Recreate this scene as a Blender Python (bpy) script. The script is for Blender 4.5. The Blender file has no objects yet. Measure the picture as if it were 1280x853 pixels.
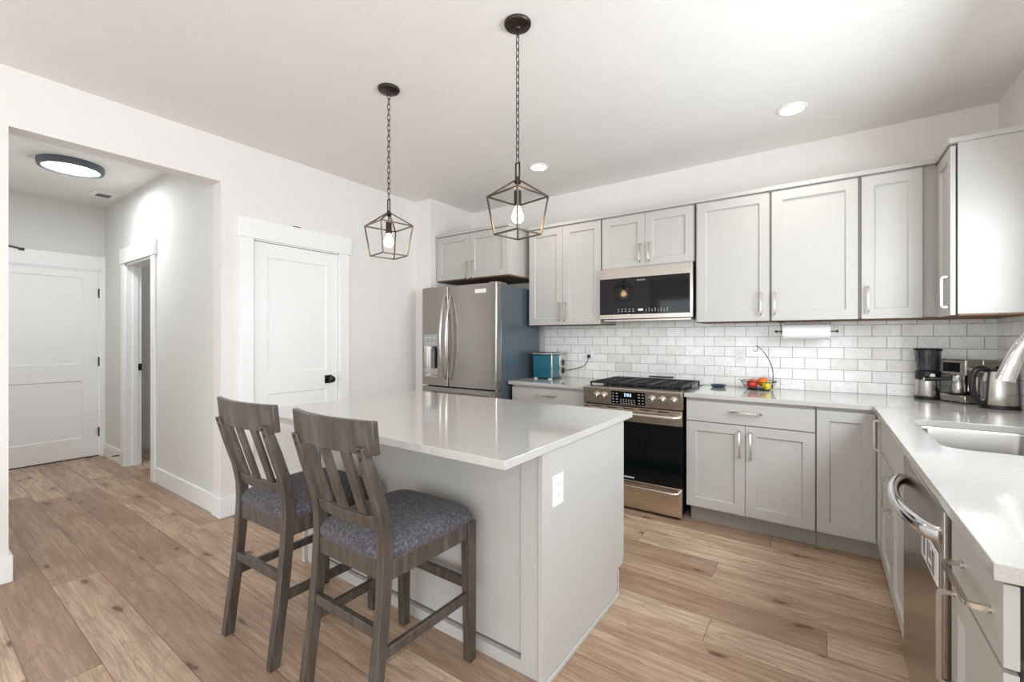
import bpy, math, random
from math import sin, cos, pi, radians, hypot
from mathutils import Vector, Matrix
from mathutils.geometry import delaunay_2d_cdt

S = bpy.context.scene
C = S.collection
# ------------------------------------------------------------------ camera
cam = bpy.data.objects.new('camera', bpy.data.cameras.new('camera'))
C.objects.link(cam); S.camera = cam
cam.location = (0, 0, 1.304)
cam.rotation_euler = (pi/2, 0, radians(35.06))
cam.data.sensor_width = 36
cam.data.lens = 551.6/1280*36
cam.data.shift_y = -3.6/1280
cam.data.clip_start = .02
# ------------------------------------------------------------------ colour, world, light
S.view_settings.view_transform = 'Standard'
S.view_settings.look = 'None'
S.view_settings.exposure = -0.08
S.view_settings.gamma = 1
S.view_settings.use_curve_mapping = False
S.cycles.use_denoising = True
S.cycles.max_bounces = 10
S.cycles.diffuse_bounces = 6
S.cycles.sample_clamp_indirect = 6
w = bpy.data.worlds.new('sky'); S.world = w; w.use_nodes = True
w.node_tree.nodes['Background'].inputs[0].default_value = (.86, .93, 1, 1)
w.node_tree.nodes['Background'].inputs[1].default_value = 1.3

def area(name, loc, rot, sx, sy, power, col=(1, 1, 1), spread=180):
    l = bpy.data.lights.new(name, 'AREA'); l.shape = 'RECTANGLE'; l.size = sx; l.size_y = sy
    l.energy = power; l.color = col; l.spread = radians(spread)
    o = bpy.data.objects.new(name, l); C.objects.link(o); o.location = loc; o.rotation_euler = rot
    return o
# daylight through the glazing behind the camera and the window over the sink
area('daylight_rear', (-1.4, -4.25, 1.35), (radians(90), 0, 0), 4.2, 2.3, 84, (.87, .94, 1))
area('daylight_sink_window', (1.04, 2.05, 1.66), (0, radians(66), 0), 1.0, 1.5, 84, (.86, .94, 1))
area('daylight_side', (1.06, -1.6, 1.35), (0, radians(80), 0), 2.1, 2.4, 118, (.86, .94, 1))

# ------------------------------------------------------------------ material helpers
def srgb(r, g, b):
    f = lambda c: (c/12.92 if c <= .04045 else ((c+.055)/1.055)**2.4)
    return (f(r/255), f(g/255), f(b/255), 1)

class NT:
    def __init__(s, name):
        s.m = bpy.data.materials.new(name); s.m.use_nodes = True
        s.t = s.m.node_tree; s.b = s.t.nodes['Principled BSDF']
    def n(s, typ, ins=None, **kw):
        x = s.t.nodes.new(typ)
        for k, v in kw.items(): setattr(x, k, v)
        for k, v in (ins or {}).items():
            if isinstance(v, bpy.types.NodeSocket): s.t.links.new(v, x.inputs[k])
            else: x.inputs[k].default_value = v
        return x
    def math(s, op, a, b=0.0, c=None):
        ins = {0: a, 1: b}
        if c is not None: ins[2] = c
        return s.n('ShaderNodeMath', ins, operation=op).outputs[0]
    def mix(s, f, a, b, mode='MIX'):
        x = s.n('ShaderNodeMix', data_type='RGBA', blend_type=mode)
        for k, v in ((0, f), (6, a), (7, b)):
            if isinstance(v, bpy.types.NodeSocket): s.t.links.new(v, x.inputs[k])
            else: x.inputs[k].default_value = v
        return x.outputs[2]
    def coord(s, scale=(1, 1, 1), loc=(0, 0, 0)):
        t = s.n('ShaderNodeTexCoord').outputs['Object']
        return s.n('ShaderNodeMapping', {0: t, 1: loc, 3: scale}).outputs[0]
    def noise(s, vec, scale, detail=3, rough=.5, dist=0):
        return s.n('ShaderNodeTexNoise', {'Vector': vec, 'Scale': scale, 'Detail': detail, 'Roughness': rough, 'Distortion': dist}).outputs[0]
    def ramp(s, f, stops):
        r = s.n('ShaderNodeValToRGB', {0: f}); e = r.color_ramp.elements
        while len(e) > 1: e.remove(e[-1])
        e[0].position, e[0].color = stops[0]
        for p, c in stops[1:]:
            q = e.new(p); q.color = c
        return r.outputs[0]
    def set(s, **kw):
        names = dict(col='Base Color', rough='Roughness', metal='Metallic', coat='Coat Weight', coatr='Coat Roughness', spec='Specular IOR Level',
                     trans='Transmission Weight', ior='IOR', emit='Emission Color', es='Emission Strength', normal='Normal', sheen='Sheen Weight', aniso='Anisotropic')
        for k, v in kw.items():
            i = s.b.inputs[names[k]]
            if isinstance(v, bpy.types.NodeSocket): s.t.links.new(v, i)
            else: i.default_value = v
        return s
    def bump(s, h, strength=.2, dist=.01):
        s.set(normal=s.n('ShaderNodeBump', {'Height': h, 'Strength': strength, 'Distance': dist}).outputs[0]); return s

M = {}
def plain(name, rgb, rough=.5, metal=0, var=.03, scale=6, bump=0, bscale=200, **kw):
    """solid colour with faint procedural variation"""
    t = NT(name); v = t.coord()
    n = t.noise(v, scale, 2)
    c = srgb(*rgb); lo = tuple(x*(1-var) for x in c[:3])+(1,); hi = tuple(min(1, x*(1+var)) for x in c[:3])+(1,)
    t.set(col=t.ramp(n, [(.3, lo), (.7, hi)]), rough=rough, metal=metal, **kw)
    if bump: t.bump(t.noise(v, bscale, 3), bump, .004)
    M[name] = t.m; return t.m

plain('wall_paint', (232, 228, 224), .75, bump=.12, bscale=60, var=.008)
plain('ceiling_paint', (234, 232, 229), .85, bump=.3, bscale=30, var=.01)
plain('hall_paint', (222, 221, 217), .75, bump=.1, bscale=60, var=.008)
plain('trim_white', (243, 243, 242), .38, var=.005)
plain('cabinet_paint', (187, 184, 179), .36, var=.01)
plain('gap_shade', (105, 100, 93), .6)  # dark colour standing in for shade in gaps and creases of the cabinets
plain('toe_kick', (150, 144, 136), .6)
plain('raw_wood', (120, 88, 62), .7, var=.2, scale=20)
plain('nickel', (205, 200, 192), .25, 1)
plain('bronze', (62, 54, 48), .4, .8, var=.1)
plain('lantern_metal', (92, 82, 74), .38, .85, var=.1)
plain('black_metal', (30, 30, 32), .4, .3)
plain('black_plastic', (24, 25, 27), .35)
plain('white_plastic', (240, 240, 238), .35, var=.004)
plain('chrome', (225, 225, 226), .08, 1, var=.01)
plain('fridge_side', (92, 102, 111), .22, .35, var=.03)
plain('black_glass', (5, 6, 8), .05, 0, spec=.35)
plain('oven_glass', (6, 13, 15), .05, 0, spec=.4)
plain('cooktop_enamel', (26, 26, 28), .12, spec=.8)
plain('cast_iron', (40, 40, 42), .38, .3, var=.2, scale=40)
plain('teal', (24, 108, 128), .22, .45, var=.12, scale=3, coat=.6)
plain('paper', (246, 245, 243), .9, bump=.3, bscale=120, var=.01)
plain('navy_glaze', (28, 60, 86), .2, coat=.6)
plain('red_apple', (196, 52, 34), .3, var=.35, scale=18, coat=.3)
plain('orange_peel', (232, 120, 40), .45, var=.12, scale=8, bump=.2, bscale=150)
plain('yellow_peel', (228, 196, 56), .45, var=.15, scale=12)
plain('smoke_plastic', (46, 50, 56), .12, var=.05, coat=.7)
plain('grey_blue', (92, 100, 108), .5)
plain('mirror', (150, 158, 165), .05, .9)
plain('glyph', (205, 210, 214), .5, var=0)
plain('grey_glyph', (120, 122, 126), .5, var=0)
plain('panel_grey', (165, 170, 170), .3)
plain('brown_stone', (196, 178, 160), .4)

def steel(name, rgb, rough=.24, axis=2, s=160):
    t = NT(name)
    sc = [s, s, s]; sc[axis] = 1.5
    v = t.coord(scale=sc); n = t.noise(v, 1, 2)
    c = srgb(*rgb)
    t.set(col=t.ramp(n, [(.3, tuple(x*.975 for x in c[:3])+(1,)), (.7, tuple(min(1, x*1.02) for x in c[:3])+(1,))]), metal=1,
          rough=t.math('MULTIPLY_ADD', n, .03, rough-.015))
    t.bump(n, .005, .001)
    M[name] = t.m
steel('steel', (190, 183, 176), .26, 0)
steel('steel_v', (196, 191, 186), .26, 2)
steel('fridge_steel', (160, 154, 149), .24, 2)
steel('range_steel', (208, 195, 181), .27, 0)
steel('dish_steel', (170, 160, 150), .24, 1)
steel('basin_steel', (168, 165, 160), .34, 1)

# quartz
def quartz(name, rgb):
    t = NT(name); v = t.coord()
    n1 = t.noise(v, 420, 2); n2 = t.noise(v, 2.2, 5, .6, 1.2)
    c = srgb(*rgb)
    base = t.ramp(n1, [(.35, tuple(x*.90 for x in c[:3])+(1,)), (.5, c), (.68, tuple(min(1, x*1.09) for x in c[:3])+(1,))])
    vein = t.ramp(n2, [(.485, (0, 0, 0, 1)), (.5, (1, 1, 1, 1)), (.515, (0, 0, 0, 1))])
    t.set(col=t.mix(t.math('MULTIPLY', vein, .12), base, srgb(228, 225, 221)), rough=.09, coat=.35, coatr=.03)
    M[name] = t.m
quartz('quartz', (191, 188, 183))

# marble subway tile (object space, XZ or YZ)
def tile(name, horiz, off):
    t = NT(name)
    co = t.n('ShaderNodeTexCoord').outputs['Object']
    sp = t.n('ShaderNodeSeparateXYZ', {0: co})
    u = t.math('ADD', sp.outputs[horiz], off); z = t.math('SUBTRACT', sp.outputs[2], .914)
    vec = t.n('ShaderNodeCombineXYZ', {0: u, 1: z}).outputs[0]
    br = t.n('ShaderNodeTexBrick', {'Vector': vec, 'Color1': (0, 0, 0, 1), 'Color2': (1, 1, 1, 1), 'Mortar': (.5, .5, .5, 1), 'Scale': 1.0,
             'Mortar Size': .0019, 'Mortar Smooth': .1, 'Bias': 0, 'Brick Width': .1555, 'Row Height': .0805}, offset=.5, offset_frequency=2)
    rnd = br.outputs[0]
    # per tile offset for the veining
    off3 = t.n('ShaderNodeVectorMath', {0: co, 1: rnd}, operation='ADD').outputs[0]
    vn = t.noise(off3, 7, 5, .6, .6)
    vein = t.ramp(vn, [(.47, (0, 0, 0, 1)), (.5, (1, 1, 1, 1)), (.53, (0, 0, 0, 1))])
    base = t.ramp(rnd, [(0, srgb(228, 222, 214)), (.12, srgb(242, 240, 236)), (.6, srgb(247, 246, 243)), (.95, srgb(240, 239, 236)), (1, srgb(230, 222, 213))])
    c = t.mix(t.math('MULTIPLY', vein, .22), base, srgb(186, 178, 168))
    c = t.mix(br.outputs[1], c, srgb(150, 147, 142))
    t.set(col=c, rough=t.math('MULTIPLY_ADD', br.outputs[1], .5, .12), coat=.2)
    t.bump(t.math('SUBTRACT', 1, br.outputs[1]), .35, .002)
    M[name] = t.m
tile('tile_back', 0, .803)
tile('tile_right', 1, .05)

# wide oak planks running along X
def planks():
    t = NT('oak_planks'); W, L = .19, 2.05
    co = t.n('ShaderNodeTexCoord').outputs['Object']; sp = t.n('ShaderNodeSeparateXYZ', {0: co})
    x, y = sp.outputs[0], sp.outputs[1]
    ry = t.math('DIVIDE', t.math('ADD', y, 19-.695), W)
    row = t.math('FLOOR', ry); fy = t.math('SUBTRACT', ry, row)
    rr = t.n('ShaderNodeTexWhiteNoise', {'W': row}, noise_dimensions='1D').outputs[0]
    rx = t.math('ADD', t.math('DIVIDE', t.math('ADD', x, 41), L), t.math('MULTIPLY', rr, 7.3))
    col = t.math('FLOOR', rx); fx = t.math('SUBTRACT', rx, col)
    idv = t.n('ShaderNodeCombineXYZ', {0: row, 1: col}).outputs[0]
    wn = t.n('ShaderNodeTexWhiteNoise', {'Vector': idv}, noise_dimensions='2D')
    rnd = wn.outputs[0]
    shift = t.n('ShaderNodeVectorMath', {0: wn.outputs[1], 1: (9, 9, 9)}, operation='MULTIPLY').outputs[0]
    g = t.n('ShaderNodeVectorMath', {0: co, 1: shift}, operation='ADD').outputs[0]
    g1 = t.n('ShaderNodeMapping', {0: g, 3: (1.3, 26, 1)}).outputs[0]
    grain = t.noise(g1, 1.6, 6, .62, .5)
    g2 = t.n('ShaderNodeMapping', {0: g, 3: (3, 90, 1)}).outputs[0]
    fine = t.noise(g2, 2, 4, .6)
    g3 = t.n('ShaderNodeMapping', {0: g, 3: (.8, 4.2, 1)}).outputs[0]
    cath = t.noise(g3, 1.5, 2, .5, .4)
    rings = t.math('PINGPONG', t.math('MULTIPLY', cath, 17), 1)
    # tone of each board
    base = t.ramp(rnd, [(0, srgb(166, 138, 116)), (.25, srgb(196, 168, 143)), (.5, srgb(210, 183, 157)), (.75, srgb(220, 196, 171)), (1, srgb(178, 149, 125))])
    # broad cloudy tone inside the board
    cl = t.noise(t.n('ShaderNodeMapping', {0: g, 3: (1.2, 5, 1)}).outputs[0], 1.7, 3)
    c = t.mix(t.ramp(cl, [(.35, (.55, .55, .55, 1)), (.6, (0, 0, 0, 1))]), base, t.mix(1, base, srgb(205, 190, 178), 'MULTIPLY'))
    c = t.mix(t.math('MULTIPLY', t.ramp(grain, [(.38, (1, 1, 1, 1)), (.58, (0, 0, 0, 1))]), .48), c, srgb(128, 98, 76))
    c = t.mix(t.math('MULTIPLY', t.ramp(fine, [(.40, (1, 1, 1, 1)), (.55, (0, 0, 0, 1))]), .34), c, srgb(120, 92, 72))
    c = t.mix(t.math('MULTIPLY', t.ramp(rings, [(.0, (1, 1, 1, 1)), (.22, (0, 0, 0, 1))]), .32), c, srgb(118, 90, 70))
    # knots
    kv = t.n('ShaderNodeMapping', {0: g, 3: (1.9, 5.2, 1)}).outputs[0]
    wob = t.noise(g, 9, 3)
    kv2 = t.n('ShaderNodeVectorMath', {0: kv, 1: t.n('ShaderNodeVectorMath', {0: t.n('ShaderNodeCombineXYZ', {0: wob, 1: wob}).outputs[0], 1: (.35, .35, 0)}, operation='MULTIPLY').outputs[0]}, operation='ADD').outputs[0]
    vo = t.n('ShaderNodeTexVoronoi', {'Vector': kv2, 'Scale': 1.0, 'Randomness': 1}, voronoi_dimensions='2D')
    has = t.math('GREATER_THAN', t.n('ShaderNodeSeparateColor', {0: vo.outputs['Color']}).outputs[0], .38)
    d = vo.outputs['Distance']
    halo = t.math('MULTIPLY', t.ramp(d, [(.03, (1, 1, 1, 1)), (.26, (0, 0, 0, 1))]), has)
    core = t.math('MULTIPLY', t.ramp(d, [(.035, (1, 1, 1, 1)), (.08, (0, 0, 0, 1))]), has)
    c = t.mix(t.math('MULTIPLY', halo, .5), c, srgb(138, 104, 80))
    c = t.mix(t.math('MULTIPLY', core, .75), c, srgb(70, 46, 34))
    # seams
    ey = t.math('MINIMUM', fy, t.math('SUBTRACT', 1, fy)); ex = t.math('MINIMUM', fx, t.math('SUBTRACT', 1, fx))
    sy = t.math('LESS_THAN', ey, .0105); sx = t.math('LESS_THAN', ex, .0009)
    seam = t.math('MAXIMUM', sy, sx)
    c = t.mix(t.math('MULTIPLY', seam, .62), c, srgb(84, 62, 48))
    t.set(col=c, rough=t.math('MULTIPLY_ADD', grain, .15, .34), spec=.4)
    h = t.math('SUBTRACT', t.math('MULTIPLY', fine, .25), seam)
    t.bump(h, .25, .002)
    M['oak_planks'] = t.m
planks()

# weathered grey-brown stool wood and mottled fabric
def stool_wood():
    t = NT('stool_wood'); v = t.coord(scale=(28, 28, 3.0)); n = t.noise(v, 1.3, 5, .6, .4)
    v2 = t.coord(scale=(5, 5, 2)); n2 = t.noise(v2, 1.5, 2)
    c = t.ramp(n, [(.3, srgb(54, 47, 42)), (.5, srgb(76, 68, 61)), (.72, srgb(102, 94, 87))])
    c = t.mix(t.math('MULTIPLY', n2, .5), c, srgb(72, 62, 54))
    t.set(col=c, rough=.36); t.bump(n, .12, .001); M['stool_wood'] = t.m
    t = NT('seat_fabric'); v = t.coord(); n = t.noise(v, 75, 6, .85); f = t.noise(v, 500, 2)
    c = t.ramp(n, [(.36, srgb(44, 41, 45)), (.5, srgb(72, 68, 73)), (.66, srgb(122, 118, 124))])
    c = t.mix(t.math('MULTIPLY', f, .35), c, srgb(70, 66, 72))
    t.set(col=c, rough=.85, sheen=.08); t.bump(f, .5, .002); M['seat_fabric'] = t.m
stool_wood()

def emit(name, rgb, strength):
    t = NT(name); t.set(col=srgb(*rgb), emit=srgb(*rgb), es=strength, rough=.4); M[name] = t.m
emit('lamp_white', (255, 252, 246), 14)
emit('lamp_cool', (238, 245, 255), 9)
emit('bulb_glow', (255, 206, 140), 26)
emit('clock_blue', (190, 215, 235), 1.4)
def glass(name, rgb, rough=0.0):
    t = NT(name); t.set(col=srgb(*rgb), trans=1, rough=rough, ior=1.45); M[name] = t.m
glass('clear_glass', (250, 250, 250))
glass('smoke_glass', (120, 125, 132), .03)

# ------------------------------------------------------------------ mesh helpers
class MB:
    def __init__(s): s.v = []; s.f = []
    def add(s, vs, fs):
        o = len(s.v); s.v += [tuple(v) for v in vs]; s.f += [tuple(i+o for i in f) for f in fs]; return s
    def box(s, x0, y0, z0, x1, y1, z1):
        return s.add([(x, y, z) for z in (z0, z1) for y in (y0, y1) for x in (x0, x1)],
                     [(0, 2, 3, 1), (4, 5, 7, 6), (0, 1, 5, 4), (2, 6, 7, 3), (0, 4, 6, 2), (1, 3, 7, 5)])
    def hexa(s, lo, hi):
        """lo, hi: four corners each (same order)"""
        return s.add(list(lo)+list(hi), [(3, 2, 1, 0), (4, 5, 6, 7), (0, 1, 5, 4), (1, 2, 6, 5), (2, 3, 7, 6), (3, 0, 4, 7)])
    def cyl(s, p0, p1, r0, r1=None, seg=20):
        return s.tube([p0, p1], [r0, r0 if r1 is None else r1], seg)
    def tube(s, pts, r, seg=10, closed=False, sq=False, up=None):
        pts = [Vector(p) for p in pts]; n = len(pts)
        rs = r if isinstance(r, (list, tuple)) else [r]*n
        T = []
        for i in range(n):
            a = pts[(i-1) % n] if (closed or i > 0) else pts[i]
            b = pts[(i+1) % n] if (closed or i < n-1) else pts[i]
            T.append((b-a).normalized())
        u = Vector(up) if up else (Vector((0, 0, 1)) if abs(T[0].z) < .9 else Vector((1, 0, 0)))
        u = (u-T[0]*u.dot(T[0])).normalized()
        vs = []
        if sq: seg = 4
        for i in range(n):
            u = (u-T[i]*u.dot(T[i])).normalized(); w_ = T[i].cross(u)
            for k in range(seg):
                a = 2*pi*(k+(.5 if sq else 0))/seg; rr = rs[i]*(1.41421 if sq else 1)
                vs.append(pts[i]+u*cos(a)*rr+w_*sin(a)*rr)
        fs = []
        for i in range(n if closed else n-1):
            for k in range(seg):
                a = i*seg+k; b = i*seg+(k+1) % seg; c = ((i+1) % n)*seg+(k+1) % seg; d = ((i+1) % n)*seg+k
                fs.append((a, b, c, d))
        if not closed:
            fs.append(tuple(range(seg))[::-1]); fs.append(tuple((n-1)*seg+k for k in range(seg)))
        return s.add(vs, fs)
    def lathe(s, prof, c=(0, 0, 0), seg=32, axis='z'):
        vs = []; fs = []; n = len(prof)
        for r, h in prof:
            for k in range(seg):
                a = 2*pi*k/seg; p = (r*cos(a), r*sin(a), h)
                if axis == 'y': p = (p[0], p[2], p[1])
                if axis == 'x': p = (p[2], p[0], p[1])
                vs.append((p[0]+c[0], p[1]+c[1], p[2]+c[2]))
        for i in range(n-1):
            for k in range(seg):
                fs.append((i*seg+k, i*seg+(k+1) % seg, (i+1)*seg+(k+1) % seg, (i+1)*seg+k))
        if prof[0] == prof[-1]: return s.add(vs, fs)
        if prof[0][0] > 1e-6: fs.append(tuple(range(seg))[::-1])
        if prof[-1][0] > 1e-6: fs.append(tuple((n-1)*seg+k for k in range(seg)))
        return s.add(vs, fs)
    def prism(s, poly, a0, a1, axis='z'):
        n = len(poly)
        def P(u, v, a):
            return {'z': (u, v, a), 'x': (a, u, v), 'y': (u, a, v)}[axis]
        vs = [P(u, v, a0) for u, v in poly]+[P(u, v, a1) for u, v in poly]
        return s.add(vs, [tuple(range(n))[::-1], tuple(range(n, 2*n))]+[(i, (i+1) % n, n+(i+1) % n, n+i) for i in range(n)])
    def ball(s, c, r, sc=(1, 1, 1), seg=20):
        m = seg//2
        return s.lathe([(max(1e-7, r*sin(pi*i/m))*1, -r*cos(pi*i/m)) for i in range(m+1)], (0, 0, 0), seg) if False else s._ball(c, r, sc, seg)
    def _ball(s, c, r, sc, seg):
        m = seg//2; vs = []; fs = []
        for i in range(m+1):
            for k in range(seg):
                a = 2*pi*k/seg; t = pi*i/m
                vs.append((c[0]+r*sc[0]*sin(t)*cos(a), c[1]+r*sc[1]*sin(t)*sin(a), c[2]-r*sc[2]*cos(t)))
        for i in range(m):
            for k in range(seg): fs.append((i*seg+k, i*seg+(k+1) % seg, (i+1)*seg+(k+1) % seg, (i+1)*seg+k))
        return s.add(vs, fs)
    def slab(s, outer, holes, z0, z1, axis='z'):
        """flat slab with holes"""
        pts = []; edges = []
        for loop in [outer]+holes:
            o = len(pts); pts += [Vector(p) for p in loop]; edges += [(o+i, o+(i+1) % len(loop)) for i in range(len(loop))]
        v, e, f, *_ = delaunay_2d_cdt(pts, edges, [], 0, 1e-6)
        def inside(x, y, lp):
            c_ = False
            for i in range(len(lp)):
                (x0, y0), (x1, y1) = lp[i-1], lp[i]
                if (y0 > y) != (y1 > y) and x < (x1-x0)*(y-y0)/(y1-y0)+x0: c_ = not c_
            return c_
        keep = []
        for q in f:
            cx = sum(v[i][0] for i in q)/len(q); cy = sum(v[i][1] for i in q)/len(q)
            if inside(cx, cy, outer) and not any(inside(cx, cy, h) for h in holes): keep.append(q)
        f = keep
        def P(p, a): return {'z': (p[0], p[1], a), 'x': (a, p[0], p[1]), 'y': (p[0], a, p[1])}[axis]
        n = len(v)
        s_e = {}
        for q in f:
            for i in range(len(q)):
                k = tuple(sorted((q[i], q[(i+1) % len(q)]))); s_e[k] = s_e.get(k, 0)+1
        fs = [tuple(q) for q in f]+[tuple(i+n for i in q)[::-1] for q in f]
        fs += [(a, b, b+n, a+n) for (a, b), c in s_e.items() if c == 1]
        return s.add([P(p, z1) for p in v]+[P(p, z0) for p in v], fs)
    def panel(s, O, U, N, wdt, hgt, panels, depth=.02, recess=.011, slope=.007):
        """door front with sunk panels stacked one above another; panels = [(u0, v0, u1, v1)...] from the bottom up"""
        O = Vector(O); U = Vector(U); N = Vector(N); Z = Vector((0, 0, 1))
        P = lambda u, v, n: O+U*u+Z*v+N*n
        def quad(a, b, c, d): s.add([a, b, c, d], [(0, 1, 2, 3)])
        def rect(u0, v0, u1, v1, n=depth): quad(P(u0, v0, n), P(u1, v0, n), P(u1, v1, n), P(u0, v1, n))
        if panels:
            u0, u1 = panels[0][0], panels[0][2]
            rect(0, 0, u0, hgt); rect(u1, 0, wdt, hgt)
            vv = 0
            for (a, v0, b, v1) in panels:
                rect(u0, vv, u1, v0); vv = v1
                k = slope; r = depth-recess
                rect(u0+k, v0+k, u1-k, v1-k, r)
                quad(P(u0, v0, depth), P(u1, v0, depth), P(u1-k, v0+k, r), P(u0+k, v0+k, r))
                quad(P(u1, v0, depth), P(u1, v1, depth), P(u1-k, v1-k, r), P(u1-k, v0+k, r))
                quad(P(u1, v1, depth), P(u0, v1, depth), P(u0+k, v1-k, r), P(u1-k, v1-k, r))
                quad(P(u0, v1, depth), P(u0, v0, depth), P(u0+k, v0+k, r), P(u0+k, v1-k, r))
            rect(u0, vv, u1, hgt)
        else: rect(0, 0, wdt, hgt)
        quad(P(0, 0, 0), P(0, hgt, 0), P(wdt, hgt, 0), P(wdt, 0, 0))
        quad(P(0, 0, 0), P(wdt, 0, 0), P(wdt, 0, depth), P(0, 0, depth))
        quad(P(0, hgt, 0), P(0, hgt, depth), P(wdt, hgt, depth), P(wdt, hgt, 0))
        quad(P(0, 0, 0), P(0, 0, depth), P(0, hgt, depth), P(0, hgt, 0))
        quad(P(wdt, 0, 0), P(wdt, hgt, 0), P(wdt, hgt, depth), P(wdt, 0, depth))
        return s

def smoothpts(p, n=6):
    out = []
    for i in range(len(p)-1):
        p0 = Vector(p[max(0, i-1)]); p1 = Vector(p[i]); p2 = Vector(p[i+1]); p3 = Vector(p[min(len(p)-1, i+2)])
        for k_ in range(n):
            a = k_/n; out.append(.5*((2*p1)+(-p0+p2)*a+(2*p0-5*p1+4*p2-p3)*a*a+(-p0+3*p1-3*p2+p3)*a**3))
    out.append(Vector(p[-1])); return out

def root_offset(p):
    while p.parent: p = p.parent
    return Vector(p.location)

def build(name, mb, mat, parent=None, bevel=0, seg=2, smooth=35, world=True, recalc=True, weld=True):
    """one mesh object; world=True: coordinates given in world space while its root stands unrotated"""
    me = bpy.data.meshes.new(name)
    vs = mb.v
    if parent and world:
        o = root_offset(parent); vs = [(x-o.x, y-o.y, z-o.z) for x, y, z in vs]
    me.from_pydata(vs, [], mb.f)
    if recalc or weld:
        import bmesh
        b = bmesh.new(); b.from_mesh(me)
        if weld: bmesh.ops.remove_doubles(b, verts=b.verts, dist=1e-6)
        if recalc: bmesh.ops.recalc_face_normals(b, faces=b.faces)
        b.to_mesh(me); b.free()
    me.materials.append(M[mat] if isinstance(mat, str) else mat)
    if smooth:
        for p in me.polygons: p.use_smooth = True
        me.set_sharp_from_angle(angle=radians(smooth))
    o = bpy.data.objects.new(name, me); C.objects.link(o)
    if parent: o.parent = parent
    if bevel:
        m = o.modifiers.new('bevel', 'BEVEL'); m.width = bevel; m.segments = seg; m.limit_method = 'ANGLE'; m.angle_limit = radians(40)
        m.harden_normals = False
    return o

def thing(name, label, cat, loc=(0, 0, 0), rz=0, group=None):
    o = bpy.data.objects.new(name, None); C.objects.link(o); o.empty_display_size = .05
    o.location = loc; o.rotation_euler = (0, 0, rz); o['label'] = label; o['category'] = cat
    if group: o['group'] = group
    return o
def tag(o, label, cat, group=None, kind=None):
    o['label'] = label; o['category'] = cat
    if group: o['group'] = group
    if kind: o['kind'] = kind
    return o
def struct(name, mb, mat, label, cat, bevel=0, **k):
    o = build(name, mb, mat, None, bevel, **k); return tag(o, label, cat, kind='structure')
def dup(root, loc, rz, label):
    r = root.copy(); C.objects.link(r); r.location = loc; r.rotation_euler = (0, 0, rz); r['label'] = label
    def rec(a, b):
        for ch in list(a.children):
            c = ch.copy(); C.objects.link(c); c.parent = b; rec(ch, c)
    rec(root, r); return r

# ------------------------------------------------------------------ the setting
XL, XR, YB, YN, ZC, YREAR = -3.56, .893, 3.95, 3.278, 2.76, -4.1
XH = -6.55          # hall end
YH = 1.42           # hall right wall
struct('floor', MB().box(XH-.1, YREAR-.1, -.05, XR+.15, YB+.12, 0), 'oak_planks', 'wide knotty oak plank floor running through kitchen and hall', 'floor')
struct('ceiling', MB().box(XL-.13, YREAR-.1, ZC, XR+.15, YB+.12, ZC+.05), 'ceiling_paint', 'smooth pale grey kitchen ceiling', 'ceiling')
struct('ceiling_hall', MB().box(XH-.1, .1, ZC-.005, XL-.13, 4.0, ZC+.05), 'ceiling_paint', 'hall ceiling with a round lamp', 'ceiling')
# left wall with hall opening and pantry door hole
DY0, DY1, DZ = 1.612, 2.372, 2.075
m = MB()
m.slab([(YREAR, 0), (.385, 0), (.385, 2.44), (1.405, 2.44), (1.405, 0), (DY0, 0), (DY0, DZ), (DY1, DZ), (DY1, 0), (YN+.12, 0), (YN+.12, ZC), (YREAR, ZC)], [], XL-.13, XL, 'x')
struct('wall_left', m, 'wall_paint', 'white left wall with open hall entrance and pantry door', 'wall')
m = MB().box(XL, YN, 0, -3.335, YB+.1, ZC)
struct('wall_alcove', m, 'wall_paint', 'white wall stub boxing in the fridge alcove', 'wall')
struct('wall_back', MB().box(-3.6, YB, 0, XR+.1, YB+.12, ZC), 'wall_paint', 'white wall behind the range and cabinets', 'wall')
# right wall with window over the sink and a glazed side opening behind the camera
m = MB().slab([(YREAR, 0), (YB, 0), (YB, ZC), (YREAR, ZC)],
              [[(1.25, 1.08), (2.85, 1.08), (2.85, 2.2), (1.25, 2.2)], [(-2.9, .1), (-.3, .1), (-.3, 2.2), (-2.9, 2.2)]], XR, XR+.13, 'x')
struct('wall_right', m, 'wall_paint', 'white wall behind the sink counter with a window', 'wall')
m = MB().slab([(XL-.13, 0), (XR+.13, 0), (XR+.13, ZC), (XL-.13, ZC)], [[(-3.4, .1), (.6, .1), (.6, 2.3), (-3.4, 2.3)]], YREAR-.13, YREAR, 'y')
struct('wall_rear', m, 'wall_paint', 'white wall with wide glazing behind the camera', 'wall')
# hall
m = MB().slab([(XH, 0), (-5.80, 0), (-5.80, 2.06), (-5.005, 2.06), (-5.005, 0), (XL-.13, 0), (XL-.13, ZC), (XH, ZC)], [], YH, YH+.12, 'y')
struct('wall_hall_right', m, 'hall_paint', 'pale hall wall with a narrow view into the side room', 'wall')
struct('wall_hall_left', MB().box(XH, .1, 0, XL-.13, .22, ZC), 'hall_paint', 'hall wall on the far side of the entrance', 'wall')
m = MB().slab([(.1, 0), (.49, 0), (.49, 2.055), (1.385, 2.055), (1.385, 0), (4.0, 0), (4.0, ZC), (.1, ZC)], [], XH-.1, XH, 'x')
struct('wall_hall_end', m, 'hall_paint', 'pale wall at the end of the hall around the white door', 'wall')
# side room seen through the gap
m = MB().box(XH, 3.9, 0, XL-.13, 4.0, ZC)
struct('wall_side_room', m, 'grey_blue', 'grey wall of the side room seen through its doorway', 'wall')

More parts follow.
